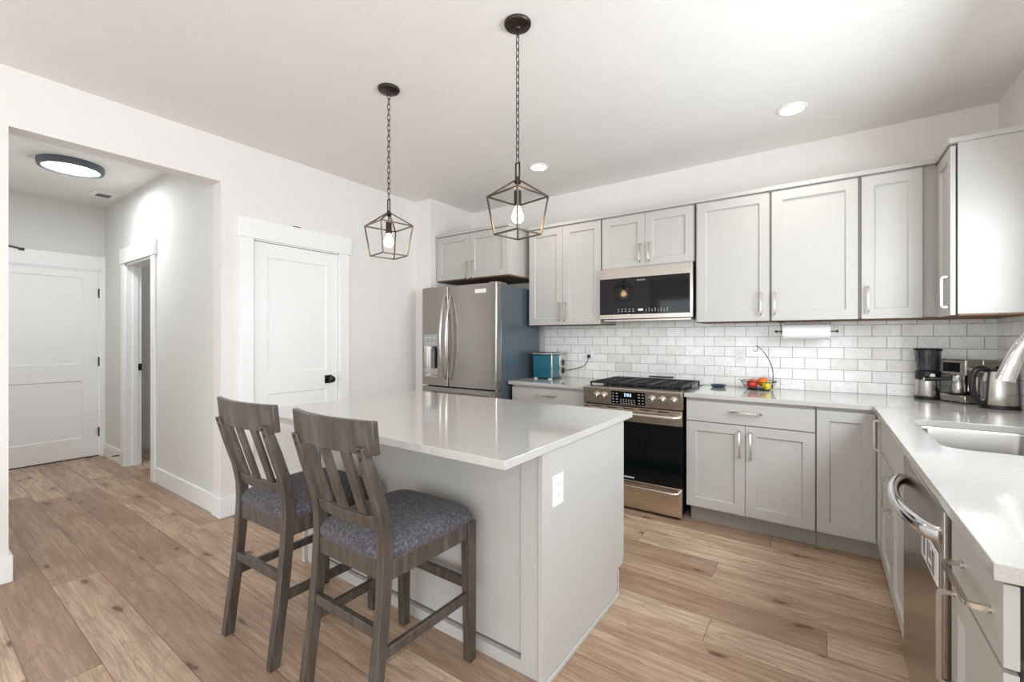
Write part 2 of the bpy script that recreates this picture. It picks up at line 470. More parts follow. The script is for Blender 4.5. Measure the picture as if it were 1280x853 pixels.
# backsplash
TZ = 1.434
struct('backsplash', MB().box(-2.349, YB-.01, .914, XR, YB, TZ+.45), 'tile_back', 'white marble subway tile backsplash behind the range', 'backsplash')
struct('backsplash_side', MB().box(XR-.01, 1.1, .914, XR, YB-.01, TZ), 'tile_right', 'white marble subway tile on the sink wall', 'backsplash')
bpy.data.objects['backsplash'].name = 'trim_1'; bpy.data.objects['backsplash_side'].name = 'trim_2'

# baseboards
def bbx(name, pts, label):   # list of boxes
    m = MB()
    for b in pts: m.box(*b)
    struct(name, m, 'trim_white', label, 'baseboard', bevel=.003)
bt, bh = .015, .14
bbx('baseboard_left', [(XL, YREAR, 0, XL+bt, .385+bt, bh), (XL-.13, .385, 0, XL, .385+bt, bh)], 'white baseboard on the wall left of the hall entrance')
bbx('baseboard_corner', [(XL, 1.405-bt, 0, XL+bt, 1.522, bh), (XL-.13, 1.405-bt, 0, XL, 1.405, bh), (XL, 2.465, 0, XL+bt, YN, bh), (XL, YN-bt, 0, -3.335, YN, bh)], 'white baseboard around the corner beside the pantry door')
bbx('baseboard_hall', [(-4.915, YH-bt, 0, XL-.13, YH, bh), (XH, YH-bt, 0, -5.89, YH, bh)], 'white baseboard along the hall wall')

# door casings
def casing_x(name, x, sgn, y0, y1, z, label, wd=.09, t=.02, head=.15, over=.018):
    """casing on a wall whose face is at x, facing sgn*X"""
    m = MB(); a, b = sorted((x, x+sgn*t)); a2, b2 = sorted((x, x+sgn*(t+.008)))
    m.box(a, y0-wd, 0, b, y0, z); m.box(a, y1, 0, b, y1+wd, z); m.box(a2, y0-wd-over, z, b2, y1+wd+over, z+head)
    struct(name, m, 'trim_white', label, 'door casing', bevel=.002)
casing_x('trim_3', XL, 1, DY0+.01, DY1-.01, 2.065, 'white craftsman casing around the pantry door')
casing_x('trim_4', XH, 1, .50, 1.375, 2.05, 'white casing around the door at the hall end', over=.0)
m = MB()
m.box(-5.888, YH-.02, 0, -5.79, YH, 2.06); m.box(-5.015, YH-.02, 0, -4.925, YH, 2.06); m.box(-5.905, YH-.028, 2.06, -4.907, YH, 2.21)
struct('trim_5', m, 'trim_white', 'white casing around the side room doorway in the hall', 'door casing', bevel=.002)
# jambs
m = MB(); m.box(XL-.13, DY0, 0, XL-.0005, DY0+.018, DZ); m.box(XL-.13, DY1-.018, 0, XL-.0005, DY1, DZ); m.box(XL-.13, DY0, DZ-.018, XL-.0005, DY1, DZ)
m.box(XL-.10, DY1-.03, 0, XL-.06, DY1-.018, DZ-.018)
struct('trim_6', m, 'trim_white', 'white jamb lining the pantry doorway', 'door jamb')
m = MB(); m.box(-5.80, YH+.0005, 0, -5.78, YH+.12, 2.06); m.box(-5.025, YH+.0005, 0, -5.005, YH+.12, 2.06); m.box(-5.80, YH+.0005, 2.04, -5.005, YH+.12, 2.06)
m.box(-5.78, YH+.05, 0, -5.768, YH+.09, 2.04)
j = struct('trim_7', m, 'trim_white', 'white jamb of the side room doorway with black strike plate', 'door jamb')
build('strike_plate', MB().box(-5.7795, YH+.092, .97, -5.765, YH+.12, 1.04), 'black_metal', j, .002)

# pantry door
d = build('door_1', MB().panel((XL-.045, DY0+.022, .01), (0, 1, 0), (1, 0, 0), DY1-DY0-.044, 2.042,
          [(.105, .19, .61, .85), (.105, 1.02, .61, 1.93)], .035, .009, .006), 'trim_white', None, 0, smooth=0)
tag(d, 'white two-panel pantry door with black knob', 'door', kind='structure')
k = build('door_knob', MB().box(XL-.0099, 2.225, .908, XL-.002, 2.293, .978).lathe([(.012, 0), (.012, .028), (.026, .034), (.029, .045), (.027, .058), (.015, .064), (0.0001, .065)], (XL-.002, 2.262, .943), 24, 'x'), 'black_metal', d, .001)
k['label'] = 'black round knob on a square plate'
# hall end door
d = build('door_2', MB().panel((XH-.045, .505, .012), (0, 1, 0), (1, 0, 0), .867, 2.03,
          [(.13, .21, .735, .83), (.13, 1.015, .735, 1.945)], .035, .009, .006), 'trim_white', None, 0, smooth=0)
tag(d, 'white two-panel door at the end of the hall', 'door', kind='structure')
for z in (1.80, 1.045, .27):
    h = build('hinge', MB().box(XH-.009, 1.366, z-.05, XH-.004, 1.385, z+.05).cyl((XH+.006, 1.377, z-.05), (XH+.006, 1.377, z+.05), .012, seg=12), 'black_metal', d)
    h['label'] = 'black hinge'
build('sweep', MB().box(XH-.04, .505, .001, XH-.012, 1.37, .012), 'bronze', d)

# windows (frames stand in the wall openings)
def window(name, o, axis, u0, u1, z0, z1, a, label, mull):
    m = MB(); f = .05
    def B(ua, ub, za, zb):
        if axis == 'x': m.box(a, ua, za, a+.06, ub, zb)
        else: m.box(ua, a, za, ub, a+.06, zb)
    B(u0, u0+f, z0, z1); B(u1-f, u1, z0, z1); B(u0+f, u1-f, z0, z0+f); B(u0+f, u1-f, z1-f, z1)
    for q in mull: B(q-.025, q+.025, z0+f, z1-f)
    fr = build(name, m, 'trim_white', None, .002); tag(fr, label, 'window', kind='structure')
window('window_1', None, 'x', 1.25, 2.85, 1.08, 2.2, XR+.03, 'white framed window over the sink', [2.05])
window('window_2', None, 'x', -2.9, -.3, .1, 2.2, XR+.03, 'white framed side glazing of the dining area', [-1.6])
window('window_3', None, 'y', -3.4, .6, .1, 2.3, YREAR-.1, 'wide glazing behind the camera', [-2.07, -.73])

# ------------------------------------------------------------------ cabinets
def pull(c, N, length, vertical=True, parent=None, along=None, standoff=.03):
    """C shaped bar pull centred on c (on the door face)"""
    c = Vector(c); N = Vector(N); A = Vector(along) if along else (Vector((0, 0, 1)) if vertical else Vector((0, 1, 0)).cross(N).normalized() if False else Vector((0, 0, 1)).cross(N))
    m = MB(); h = length/2; pts = []
    r = .014
    pts.append(c-A*h); pts.append(c-A*h+N*(standoff-r))
    for i in range(1, 5):
        a = i/5*pi/2; pts.append(c-A*(h-r*(1-cos(a)))+N*(standoff-r+r*sin(a)))
    for i in range(4, 0, -1):
        a = i/5*pi/2; pts.append(c+A*(h-r*(1-cos(a)))+N*(standoff-r+r*sin(a)))
    pts.append(c+A*h+N*(standoff-r)); pts.append(c+A*h)
    up = A.cross(N)
    m.tube(pts, .0048, 8, sq=True, up=tuple(up))
    for s_ in (-1, 1):
        q = c+A*h*s_
        m.cyl(q, q+N*.005, .0085, seg=12)
    o = build('handle', m, 'nickel', parent)
    return o

FB = 3.30   # base door face (back run)
def bdoor(t, x0, x1, z0, z1, face=FB, hx=None, hz=None, hl=.16, name='door', rail=.062):
    w_, h_ = x1-x0, z1-z0
    d = build(name, MB().panel((x0, face+.02, z0), (1, 0, 0), (0, -1, 0), w_, h_, [(rail, rail, w_-rail, h_-rail)] if rail else []), 'cabinet_paint', t, 0, smooth=0)
    if hx is not None: pull((hx, face, hz), (0, -1, 0), hl, True, d)
    return d
def drawer_front(t, x0, x1, z0, z1, face=FB, hl=.18):
    d = build('drawer', MB().box(x0, face, z0, x1, face+.02, z1), 'cabinet_paint', t, .0015)
    pull(((x0+x1)/2, face, (z0+z1)/2+.015), (0, -1, 0), hl, False, d)
    return d
def carcass(t, x0, x1, y0, y1, z0, z1, name='body', mat='cabinet_paint'):
    b = build(name, MB().box(x0, y0, z0, x1, y1, z1), mat, t)
    return b
YW = YB-.0105
# left base cabinet
t = thing('base_cabinet', 'grey base cabinet between the fridge and the range', 'cabinet', (-1.95, 3.6, 0), group='base cabinets')
carcass(t, -2.318, -1.588, FB+.021, YW, .105, .883)
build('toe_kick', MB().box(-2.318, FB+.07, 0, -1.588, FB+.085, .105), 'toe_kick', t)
drawer_front(t, -2.314, -1.592, .72, .86)
bdoor(t, -2.314, -1.954, .118, .712, hx=-1.985, hz=.6); bdoor(t, -1.951, -1.592, .118, .712, hx=-1.92, hz=.6)
# base cabinet right of range
t = thing('base_cabinet', 'grey base cabinet right of the range with one drawer over two doors', 'cabinet', (-.41, 3.6, 0), group='base cabinets')
carcass(t, -.795, -.030, FB+.021, YW, .105, .883)
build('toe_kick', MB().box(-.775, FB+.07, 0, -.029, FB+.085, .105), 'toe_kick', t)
drawer_front(t, -.791, -.034, .722, .862)
bdoor(t, -.791, -.4185, .118, .716, hx=-.449, hz=.594, hl=.175); bdoor(t, -.4155, -.034, .118, .716, hx=-.383, hz=.594, hl=.175)
build('gap_shade_strip', MB().box(-.0335, FB+.004, .105, -.0285, FB+.021, .883), 'gap_shade', t)  # dark strip painted as the shade between the two cabinets
# corner cabinet
FX = .262   # right run door faces
t = thing('corner_cabinet', 'grey corner base cabinet with a tall narrow door meeting the sink run', 'cabinet', (.4, 3.6, 0), group='base cabinets')
build('body', MB().prism([(-.028, FB+.021), (FX+.021, FB+.021), (FX+.021, 3.085), (XR-.0125, 3.085), (XR-.0125, YW), (-.028, YW)], .105, .883), 'cabinet_paint', t)
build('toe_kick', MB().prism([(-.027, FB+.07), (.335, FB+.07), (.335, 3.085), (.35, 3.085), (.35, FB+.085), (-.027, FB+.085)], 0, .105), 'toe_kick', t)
bdoor(t, -.0245, .256, .118, .862)
d = build('door', MB().panel((FX+.02, 3.292, .118), (0, -1, 0), (-1, 0, 0), .203, .744, [(.05, .062, .153, .682)]), 'cabinet_paint', t, 0, smooth=0)
pull((FX, 3.105, .775), (-1, 0, 0), .16, True, d)

def xdoor(t, y1, y0, z0, z1, hy=None, hz=None, hl=.16, rail=.06, name='door'):
    """door facing -X, from y1 (far) to y0 (near)"""
    w_, h_ = y1-y0, z1-z0
    d = build(name, MB().panel((FX+.02, y1, z0), (0, -1, 0), (-1, 0, 0), w_, h_, [(rail, rail, w_-rail, h_-rail)] if rail else [], slope=.006), 'cabinet_paint', t, 0, smooth=0)
    if hy is not None: pull((FX, hy, hz), (-1, 0, 0), hl, True, d)
    return d
# sink base
t = thing('sink_cabinet', 'grey sink base cabinet between the corner and the dishwasher', 'cabinet', (.5, 2.63, 0), group='base cabinets')
m = MB(); m.box(FX+.021, 2.202, .105, XR-.0125, 3.083, .125); m.box(FX+.021, 2.202, .125, XR-.0125, 2.22, .883); m.box(FX+.021, 3.065, .125, XR-.0125, 3.083, .883)
m.box(FX+.021, 2.22, .125, FX+.04, 3.065, .883)
build('body', m, 'cabinet_paint', t)
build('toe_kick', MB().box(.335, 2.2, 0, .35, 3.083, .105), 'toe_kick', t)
build('false_front', MB().box(FX, 2.206, .70, FX+.02, 3.080, .862), 'cabinet_paint', t, .0015)
xdoor(t, 3.080, 2.645, .118, .692, hy=2.675, hz=.58, hl=.15); xdoor(t, 2.641, 2.206, .118, .692, hy=2.61, hz=.58, hl=.15)
# end cabinet
t = thing('end_cabinet', 'grey cabinet at the near end of the sink run, drawer over door', 'cabinet', (.5, 1.3, 0), group='base cabinets')
m = MB().box(FX+.032, 1.14, .105, XR-.0125, 1.515, .883)
build('body', m, 'cabinet_paint', t)
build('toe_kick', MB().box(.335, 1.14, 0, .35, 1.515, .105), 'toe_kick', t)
d = build('drawer', MB().box(FX, 1.135, .722, FX+.021, 1.512, .87), 'cabinet_paint', t, .0015)
pull((FX, 1.305, .79), (-1, 0, 0), .20, False, d, along=(0, 1, 0), standoff=.034)
d = xdoor(t, 1.512, 1.135, .118, .714, hy=1.478, hz=.58, hl=.22)

# dishwasher
t = thing('dishwasher', 'stainless dishwasher with a bowed chrome bar handle', 'dishwasher', (.5, 1.86, 0))
build('body', MB().box(FX+.02, 1.532, .1, .84, 2.150, .868), 'black_plastic', t)
build('kick_plate', MB().box(.335, 1.532, 0, .35, 2.186, .1), 'black_plastic', t)
dd = build('door', MB().box(FX-.012, 1.535, .115, FX+.019, 2.186, .868), 'dish_steel', t, .004)
build('control_strip', MB().box(FX-.010, 1.536, .8685, FX+.019, 2.185, .876), 'black_plastic', t)
m = MB(); pts = []
for i in range(25):
    a = i/24; s_ = sin(pi*a)**.55
    pts.append((FX-.004-.066*s_, 2.15-.575*a, .79))
m.tube(pts, [.017]*25, 14, up=(0, 0, 1)); m.v = [(x, y, .79+(z-.79)*1.25) for x, y, z in m.v]
h = build('handle', m, 'chrome', dd); h['label'] = 'bowed chrome bar handle'
# magnet sign on dishwasher
t = thing('magnet_sign', 'small white sign with dark lettering stuck on the dishwasher front', 'sign', (FX-.0126, 1.69, .72))
build('plate', MB().box(FX-.0155, 1.575, .655, FX-.0126, 1.80, .745), 'white_plastic', t, .001)
m = MB()
for (y0, y1, z0, z1) in ((1.742, 1.772, .668, .726), (1.700, 1.715, .662, .730), (1.676, 1.690, .690, .730), (1.655, 1.690, .662, .676), (1.655, 1.669, .690, .716), (1.615, 1.645, .664, .728)):
    m.box(FX-.0162, y0, z0, FX-.0155, y1, z1)
build('dark_lettering', m, 'grey_glyph', t)

# ------------------------------------------------------------------ upper cabinets
FU = 3.60; UZ0, UZ1 = 1.432, 2.345
def upper(label, x0, x1, z0, z1, doors, gap=None):
    t = thing('upper_cabinet', label, 'cabinet', ((x0+x1)/2, 3.78, z0), group='upper cabinets')
    build('body', MB().box(x0, FU+.021, z0+.001, x1, YW, z1), 'cabinet_paint', t)
    build('bottom_panel', MB().box(x0+.002, FU+.022, z0-.008, x1-.002, YW, z0+.0005), 'raw_wood', t)
    for (a, b, hx, hz, hl) in doors: bdoor(t, a, b, z0-.004, z1-.012, FU, hx, hz, hl)
    if gap: build('gap_shade_strip', MB().box(gap[0], FU+.004, z0, gap[1], FU+.021, z1-.006), 'gap_shade', t)  # solid dark strip, shade of the gap put into its colour
    return t
upper('grey two-door wall cabinet between the fridge and the microwave', -2.325, -1.575, UZ0, UZ1,
      [(-2.322, -1.957, -1.985, 1.55, .17), (-1.954, -1.580, -1.92, 1.55, .17)], (-1.5795, -1.571))
upper('short grey two-door wall cabinet above the microwave', -1.570, -.806, 1.905, UZ1,
      [(-1.566, -1.192, -1.228, 2.01, .15), (-1.189, -.811, -1.152, 2.01, .15)], (-.8105, -.802))
upper('grey single-door wall cabinet just right of the microwave', -.798, -.2895, UZ0, UZ1, [(-.785, -.303, -.352, 1.55, .165)], (-.3025, -.29))
upper('widest grey single-door wall cabinet, in the middle above the paper towel', -.289, .2075, UZ0, UZ1, [(-.289, .191, -.268, 1.55, .165)], (.192, .207))
upper('narrow grey wall cabinet next to the inside corner', .208, .50, UZ0, UZ1, [(.209, .497, .241, 1.55, .165)])
# corner upper, door facing the room's left
UX = .565
t = thing('upper_cabinet', 'grey wall cabinet at the right edge showing its plain side panel', 'cabinet', (.72, 3.45, UZ0), group='upper cabinets')
build('body', MB().prism([(.501, FU+.035), (UX+.028, FU+.035), (UX+.028, 3.284), (XR-.0125, 3.284), (XR-.0125, YW), (.501, YW)], UZ0+.001, UZ1), 'cabinet_paint', t, .001)
build('bottom_panel', MB().prism([(.503, FU+.037), (UX+.03, FU+.037), (UX+.03, 3.286), (XR-.014, 3.286), (XR-.014, YW), (.503, YW)], UZ0-.008, UZ0+.0005), 'raw_wood', t)
d = build('door', MB().panel((UX+.02, FU+.015, UZ0-.004), (0, -1, 0), (-1, 0, 0), FU+.015-3.288, UZ1-UZ0-.008, [(.06, .062, FU+.015-3.288-.06, UZ1-UZ0-.07)]), 'cabinet_paint', t, 0, smooth=0)
pull((UX, 3.325, 1.555), (-1, 0, 0), .165, True, d)
# over-fridge cabinet
t = thing('upper_cabinet', 'deep grey two-door cabinet above the fridge', 'cabinet', (-2.85, 3.65, 1.905), group='upper cabinets')
build('body', MB().box(-3.331, 3.371, 1.906, -2.396, YW, 2.355), 'cabinet_paint', t)
build('bottom_panel', MB().box(-3.329, 3.373, 1.892, -2.398, YW, 1.9055), 'raw_wood', t)
bdoor(t, -3.318, -2.868, 1.902, 2.349, 3.35, -2.895, 1.98, .17); bdoor(t, -2.865, -2.40, 1.902, 2.349, 3.35, -2.825, 1.98, .17)
# top moulding strips
m = MB(); m.box(-2.33, FU-.010, UZ1, UX, YW, UZ1+.028); m.box(UX-.010, 3.272, UZ1, XR-.001, YW, UZ1+.028)
struct('trim_8', m, 'cabinet_paint', 'grey moulding strip along the tops of the wall cabinets', 'moulding', bevel=.002)
struct('trim_9', MB().box(-3.333, 3.34, 2.355, -2.388, YW, 2.382), 'cabinet_paint', 'grey moulding strip on top of the cabinet above the fridge', 'moulding', bevel=.002)
# filler panel beside the fridge
struct('trim_10', MB().box(-2.327, 3.9, .0, -2.3195, YW, .88), 'cabinet_paint', 'grey filler strip beside the fridge', 'filler')

# ------------------------------------------------------------------ counters
def rrect(x0, y0, x1, y1, r, n=8):
    p = []
    for cx, cy, a0 in ((x1-r, y1-r, 0), (x0+r, y1-r, 90), (x0+r, y0+r, 180), (x1-r, y0+r, 270)):
        for i in range(n+1):
            a = radians(a0+90*i/n); p.append((cx+r*cos(a), cy+r*sin(a)))
    return p
CZ0, CZ = .884, .914
o = build('countertop', MB().slab([(-.803, 3.28), (.244, 3.28), (.244, 1.105), (XR-.0105, 1.105), (XR-.0105, YW), (-.803, YW)], [rrect(.355, 2.17, .76, 2.86, .07)], CZ0, CZ), 'quartz', None, .002, smooth=30)
tag(o, 'long L-shaped light grey quartz countertop with the sink', 'countertop')
o = build('countertop', MB().box(-2.345, 3.28, CZ0, -1.575, YW, CZ), 'quartz', None, .002)
tag(o, 'short light grey quartz countertop under the teal ice maker', 'countertop')
# sink
t = thing('kitchen_sink', 'undermount stainless steel sink set in the counter', 'sink', (.56, 2.5, .68))
m = MB(); n_ = 8
rings = []
for (ins, z, r) in ((-.012, .8815, .075), (.0, .8815, .07), (.004, .875, .07), (.008, .72, .065), (.03, .695, .05), (.10, .690, .03)):
    rings.append([(x, y, z) for x, y in rrect(.355+ins, 2.17+ins, .76-ins, 2.86-ins, r, n_)])
L_ = len(rings[0]); vs = [p for rg in rings for p in rg]; fs = []
for i in range(len(rings)-1):
    for k_ in range(L_): fs.append((i*L_+k_, i*L_+(k_+1) % L_, (i+1)*L_+(k_+1) % L_, (i+1)*L_+k_))
fs.append(tuple((len(rings)-1)*L_+k_ for k_ in range(L_)))
m.add(vs, fs)
b = build('basin', m, 'basin_steel', t, 0, recalc=False)
so = b.modifiers.new('thickness', 'SOLIDIFY'); so.thickness = .0015; so.offset = 1
build('drain', MB().lathe([(.0001, .6905), (.02, .692), (.04, .6925), (.043, .695), (.045, .691)], (.56, 2.5, 0), 24), 'chrome', t)
# faucet
t = thing('faucet', 'tall gooseneck chrome faucet with a flared spray head over the sink', 'faucet', (.82, 2.47, .914))
build('base', MB().lathe([(.03, .914), (.03, .92), (.026, .928), (.022, .95), (.02, 1.0), (.0165, 1.01)], (.82, 2.47, 0), 24), 'chrome', t)
pts = smoothpts([(.82, 2.47, 1.0), (.82, 2.47, 1.13), (.82, 2.47, 1.25), (.795, 2.477, 1.335), (.735, 2.495, 1.378), (.678, 2.515, 1.355), (.642, 2.528, 1.295)], 5)
build('spout', MB().tube(pts, .0185, 18), 'chrome', t)
pts = smoothpts([(.641, 2.5283, 1.293), (.622, 2.535, 1.245), (.606, 2.540, 1.19), (.592, 2.545, 1.138)], 5)
build('spray_head', MB().tube(pts, [.0195+.0105*(i/15)**.8 for i in range(16)], 22), 'chrome', t)
build('lever', MB().tube([(.82, 2.45, .97), (.82, 2.42, .985), (.82, 2.36, 1.02)], [.009, .007, .006], 12), 'chrome', t)

# ------------------------------------------------------------------ island
t = thing('kitchen_island', 'grey kitchen island base with plain white-lit end panel', 'island', (-1.65, 1.83, 0))
IX0, IX1, IY0, IY1 = -2.46, -.868, 1.45, 2.205
build('body', MB().box(IX0, IY0, 0.0, IX1, IY1-.075, .883).box(IX0, IY1-.075, .11, IX1, IY1, .883), 'cabinet_paint', t)
# end panels with toe notch
for (a, b) in ((IX1+.0005, IX1+.0215), (IX0-.0215, IX0-.0005)):
    build('end_panel', MB().prism([(1.405, 0), (2.134, 0), (2.134, .125), (2.14, .134), (2.20, .134), (2.223, .17), (2.223, .883), (1.405, .883)], a, b, 'x'), 'cabinet_paint', t, .0015)
build('shoe_trim', MB().box(IX1+.022, 1.403, 0, IX1+.032, 2.14, .018).box(IX1+.0217, 2.1345, .0, IX1+.028, 2.142, .134), 'cabinet_paint', t, .002)
# seating side frame (stiles, rails) over recessed panel
fr = MB().slab([(IX0, 0), (IX1, 0), (IX1, .883), (IX0, .883)], [[(IX0+.09, .05), (-.958, .05), (-.958, .875), (IX0+.09, .875)]], 1.425, IY0-.0005, 'y')
build('seating_frame', fr, 'cabinet_paint', t, .001)
build('recess_panel', MB().box(IX0+.09, 1.4485, .05, -.958, 1.4494, .875), 'cabinet_paint', t)  # thin recessed sheet in plain cabinet paint
build('groove_shade', MB().slab([(IX0+.0905, .0505), (-.9585, .0505), (-.9585, .8745), (IX0+.0905, .8745)], [[(IX0+.098, .058), (-.966, .058), (-.966, .867), (IX0+.098, .867)]], 1.446, 1.4484, 'y'), 'gap_shade', t)  # thin dark band, painted shade along the inner edge of the frame
# kitchen side doors (face away from the camera)
for x0 in (-2.44, -1.92, -1.40):
    xa, xb = x0, x0+.51
    d = build('door', MB().panel((xb, IY1+.001, .13), (-1, 0, 0), (0, 1, 0), .51, .57, [(.06, .06, .45, .51)]), 'cabinet_paint', t, 0, smooth=0)
    d2 = build('drawer', MB().box(xa, IY1+.001, .71, xb, IY1+.02, .865), 'cabinet_paint', t, .0015)
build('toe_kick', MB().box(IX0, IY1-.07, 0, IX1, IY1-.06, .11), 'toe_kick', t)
o = build('island_countertop', MB().box(-2.506, 1.131, CZ0, -.821, 2.285, CZ), 'quartz', None, .002)
tag(o, 'light grey quartz island top overhanging the seating side', 'countertop')

def outlet(label, c, N, U, w_=.075, h_=.12):
    c = Vector(c); N = Vector(N); U = Vector(U); Z = Vector((0, 0, 1))
    t = thing('wall_outlet', label, 'outlet', tuple(c), group='electrical outlets')
    def B(m, u0, u1, z0, z1, n0, n1):
        P = lambda u, z, n: c+U*u+Z*z+N*n
        m.hexa([P(u0, z0, n0), P(u1, z0, n0), P(u1, z1, n0), P(u0, z1, n0)], [P(u0, z0, n1), P(u1, z0, n1), P(u1, z1, n1), P(u0, z1, n1)])
    m = MB(); B(m, -w_/2, w_/2, -h_/2, h_/2, .0003, .005); build('cover_plate', m, 'white_plastic', t, .001)
    m = MB(); B(m, -.017, .017, -.034, .034, .0052, .0075); r = build('receptacle', m, 'white_plastic', t, .001)
    for zz in (-.019, .019):
        for (u0, u1, q0, q1) in ((-.007, -.005, -.002, .006), (.005, .007, -.002, .006), (-.0015, .0015, -.009, -.006)):
            m = MB(); B(m, u0, u1, zz+q0, zz+q1, .0076, .0082); build('slot', m, 'black_plastic', r)
    return t
outlet('white outlet on the end panel of the island', (IX1+.0215, 1.515, .712), (1, 0, 0), (0, 1, 0), .083, .118)
outlet('white outlet on the tiles left of the fruit basket', (-.533, YB-.01, 1.165), (0, -1, 0), (1, 0, 0), .078, .118)
outlet('white outlet on the tiles with the black plug in it', (-1.84, YB-.01, 1.155), (0, -1, 0), (1, 0, 0), .078, .118)

# ------------------------------------------------------------------ fridge
t = thing('refrigerator', 'stainless refrigerator with twin curved handles and dispenser', 'refrigerator', (-2.83, 3.5, 0))
FY = 3.12
build('cabinet', MB().box(-3.29, 3.195, .03, -2.362, 3.86, 1.785), 'fridge_side', t, .008)
for q in (-2.46, -3.28): build('hinge_cover', MB().box(q, 3.15, 1.8005, q+.085, 3.30, 1.813), 'steel_v', t, .004)
build('top_plate', MB().box(-3.28, 3.196, 1.7852, -2.37, 3.32, 1.8), 'fridge_side', t)
def fdoor(name, x0, x1, z0, z1, mat='fridge_steel', cut=None):
    # slightly crowned front
    poly = []; n = 12
    for i in range(n+1):
        a = i/n; x = x0+(x1-x0)*a
        e_ = min(a, 1-a)*(x1-x0); r = .016
        y = FY+(r-math.sqrt(max(0, r*r-(r-min(e_, r))**2)) if e_ < r else 0)-.006*sin(pi*a)
        poly.append((x, y))
    # extra points at rounded edges
    pts = [(x0, 3.185)]
    for k_ in range(6):
        a = k_/5*pi/2; pts.append((x0+.014*(1-cos(a)), FY+.014*(1-sin(a))))
    for i in range(1, 10): pts.append((x0+.014+(x1-x0-.028)*i/10, FY-.006*sin(pi*i/10)))
    for k_ in range(6):
        a = (1-k_/5)*pi/2; pts.append((x1-.014*(1-cos(a)), FY+.014*(1-sin(a))))
    pts.append((x1, 3.185))
    if not cut: m = MB().prism(pts, z0, z1)
    else:
        cx0, cx1, cz0, cz1 = cut
        m = MB()
        m.prism(pts, z0, cz0); m.prism(pts, cz1, z1)
        L = [p for p in pts if p[0] < cx0]; R = [p for p in pts if p[0] > cx1]
        yl = FY-.006*sin(pi*(cx0-x0)/(x1-x0)); yr = FY-.006*sin(pi*(cx1-x0)/(x1-x0))
        m.prism(L+[(cx0, yl), (cx0, 3.185)], cz0, cz1); m.prism([(cx1, 3.185), (cx1, yr)]+R, cz0, cz1)
        m.box(cx0, 3.18, cz0, cx1, 3.185, cz1)
    return build(name, m, mat, t, .0, smooth=40)
dl = fdoor('door', -3.300, -2.944, .842, 1.80, cut=(-3.268, -3.075, .915, 1.345))
drr = fdoor('door', -2.938, -2.358, .842, 1.80)
dw_ = fdoor('freezer_drawer', -3.300, -2.358, .45, .826)
dw2 = fdoor('freezer_drawer', -3.300, -2.358, .06, .438)
for (dd_, z) in ((dw_, .765), (dw2, .385)):
    pts = [(-3.18, FY, z), (-3.18, FY-.045, z), (-2.95, FY-.052, z), (-2.83, FY-.054, z), (-2.7, FY-.052, z), (-2.47, FY-.045, z), (-2.47, FY, z)]
    build('handle', MB().tube(pts, .011, 10), 'steel', dd_)
for dd_, x, sg in ((dl, -2.975, -1), (drr, -2.900, 1)):
    pts = []
    for i in range(21):
        a = i/20; pts.append((x, FY-.012-.062*sin(pi*a)**.8, .905+.80*a))
    m = MB()
    rr = [.008+.006*sin(pi*i/20) for i in range(21)]
    m.tube(pts, rr, 12)
    h = build('handle', m, 'chrome' if False else 'steel_v', dd_); h['label'] = 'bowed vertical bar handle'
# dispenser
m = MB().box(-3.268, FY-.004, 1.225, -3.075, 3.178, 1.345)
dp = build('dispenser_panel', m, 'panel_grey', dl, .002); dp['label'] = 'grey dispenser control panel'
m = MB()
for i in range(3): m.box(-3.25+.055*i, FY-.0048, 1.30, -3.222+.055*i, FY-.0041, 1.318).box(-3.25+.055*i, FY-.0048, 1.25, -3.222+.055*i, FY-.0041, 1.258)
build('key_legends', m, 'glyph', dp)
build('dispenser_cavity', MB().box(-3.268, 3.172, .916, -3.075, 3.1795, 1.2245).box(-3.268, FY+.01, .916, -3.26, 3.172, 1.2245).box(-3.083, FY+.01, .916, -3.075, 3.172, 1.2245), 'steel_v', dl)
build('dispenser_paddle', MB().box(-3.20, FY+.025, 1.0, -3.15, FY+.035, 1.2).cyl((-3.175, FY+.03, 1.19), (-3.175, FY+.03, 1.2245), .014), 'grey_glyph', dl, .002)
build('drip_tray', MB().box(-3.262, FY-.004, .9165, -3.081, 3.171, .932), 'steel_v', dl, .002)
b = build('badge', MB().box(-2.60, FY-.009, 1.715, -2.47, FY-.0045, 1.752), 'white_plastic', drr, .0008); b['label'] = 'small pale maker badge'
build('hinge', MB().cyl((-2.372, 3.14, .827), (-2.372, 3.14, .841), .012), 'steel_v', t)

# ------------------------------------------------------------------ range
RX0, RX1 = -1.572, -.808
t = thing('gas_range', 'stainless slide-in gas range with five knobs and black oven window', 'stove', (-1.19, 3.6, 0))
build('body', MB().box(RX0+.006, 3.29, .03, RX1-.006, 3.92, .90), 'black_plastic', t, .002)
cp = build('control_panel', MB().prism([(3.235, .915), (3.30, .926), (3.30, .79), (3.25, .79)], RX0, RX1, 'x'), 'range_steel', t, .003)
slope_n = Vector((0, -.9928, -.12 + .0)).normalized()
def on_panel(x, z, n=0):   # point on sloped control face
    a = (z-.79)/.125; y = 3.25+(3.235-3.25)*a
    return Vector((x, y, z))+Vector((0, -1, -.12)).normalized()*n
dis = MB(); z0, z1 = .800, .898
dis.hexa([on_panel(-1.333, z0, .0002), on_panel(-1.072, z0, .0002), on_panel(-1.072, z1, .0002), on_panel(-1.333, z1, .0002)],
         [on_panel(-1.333, z0, .004), on_panel(-1.072, z0, .004), on_panel(-1.072, z1, .004), on_panel(-1.333, z1, .004)])
dsp = build('display', dis, 'black_glass', cp)
m = MB()
def mark(m, x, z, w_, h_, n=.0045):
    m.hexa([on_panel(x, z, n), on_panel(x+w_, z, n), on_panel(x+w_, z+h_, n), on_panel(x, z+h_, n)], [on_panel(x, z, n+.0005), on_panel(x+w_, z, n+.0005), on_panel(x+w_, z+h_, n+.0005), on_panel(x, z+h_, n+.0005)])
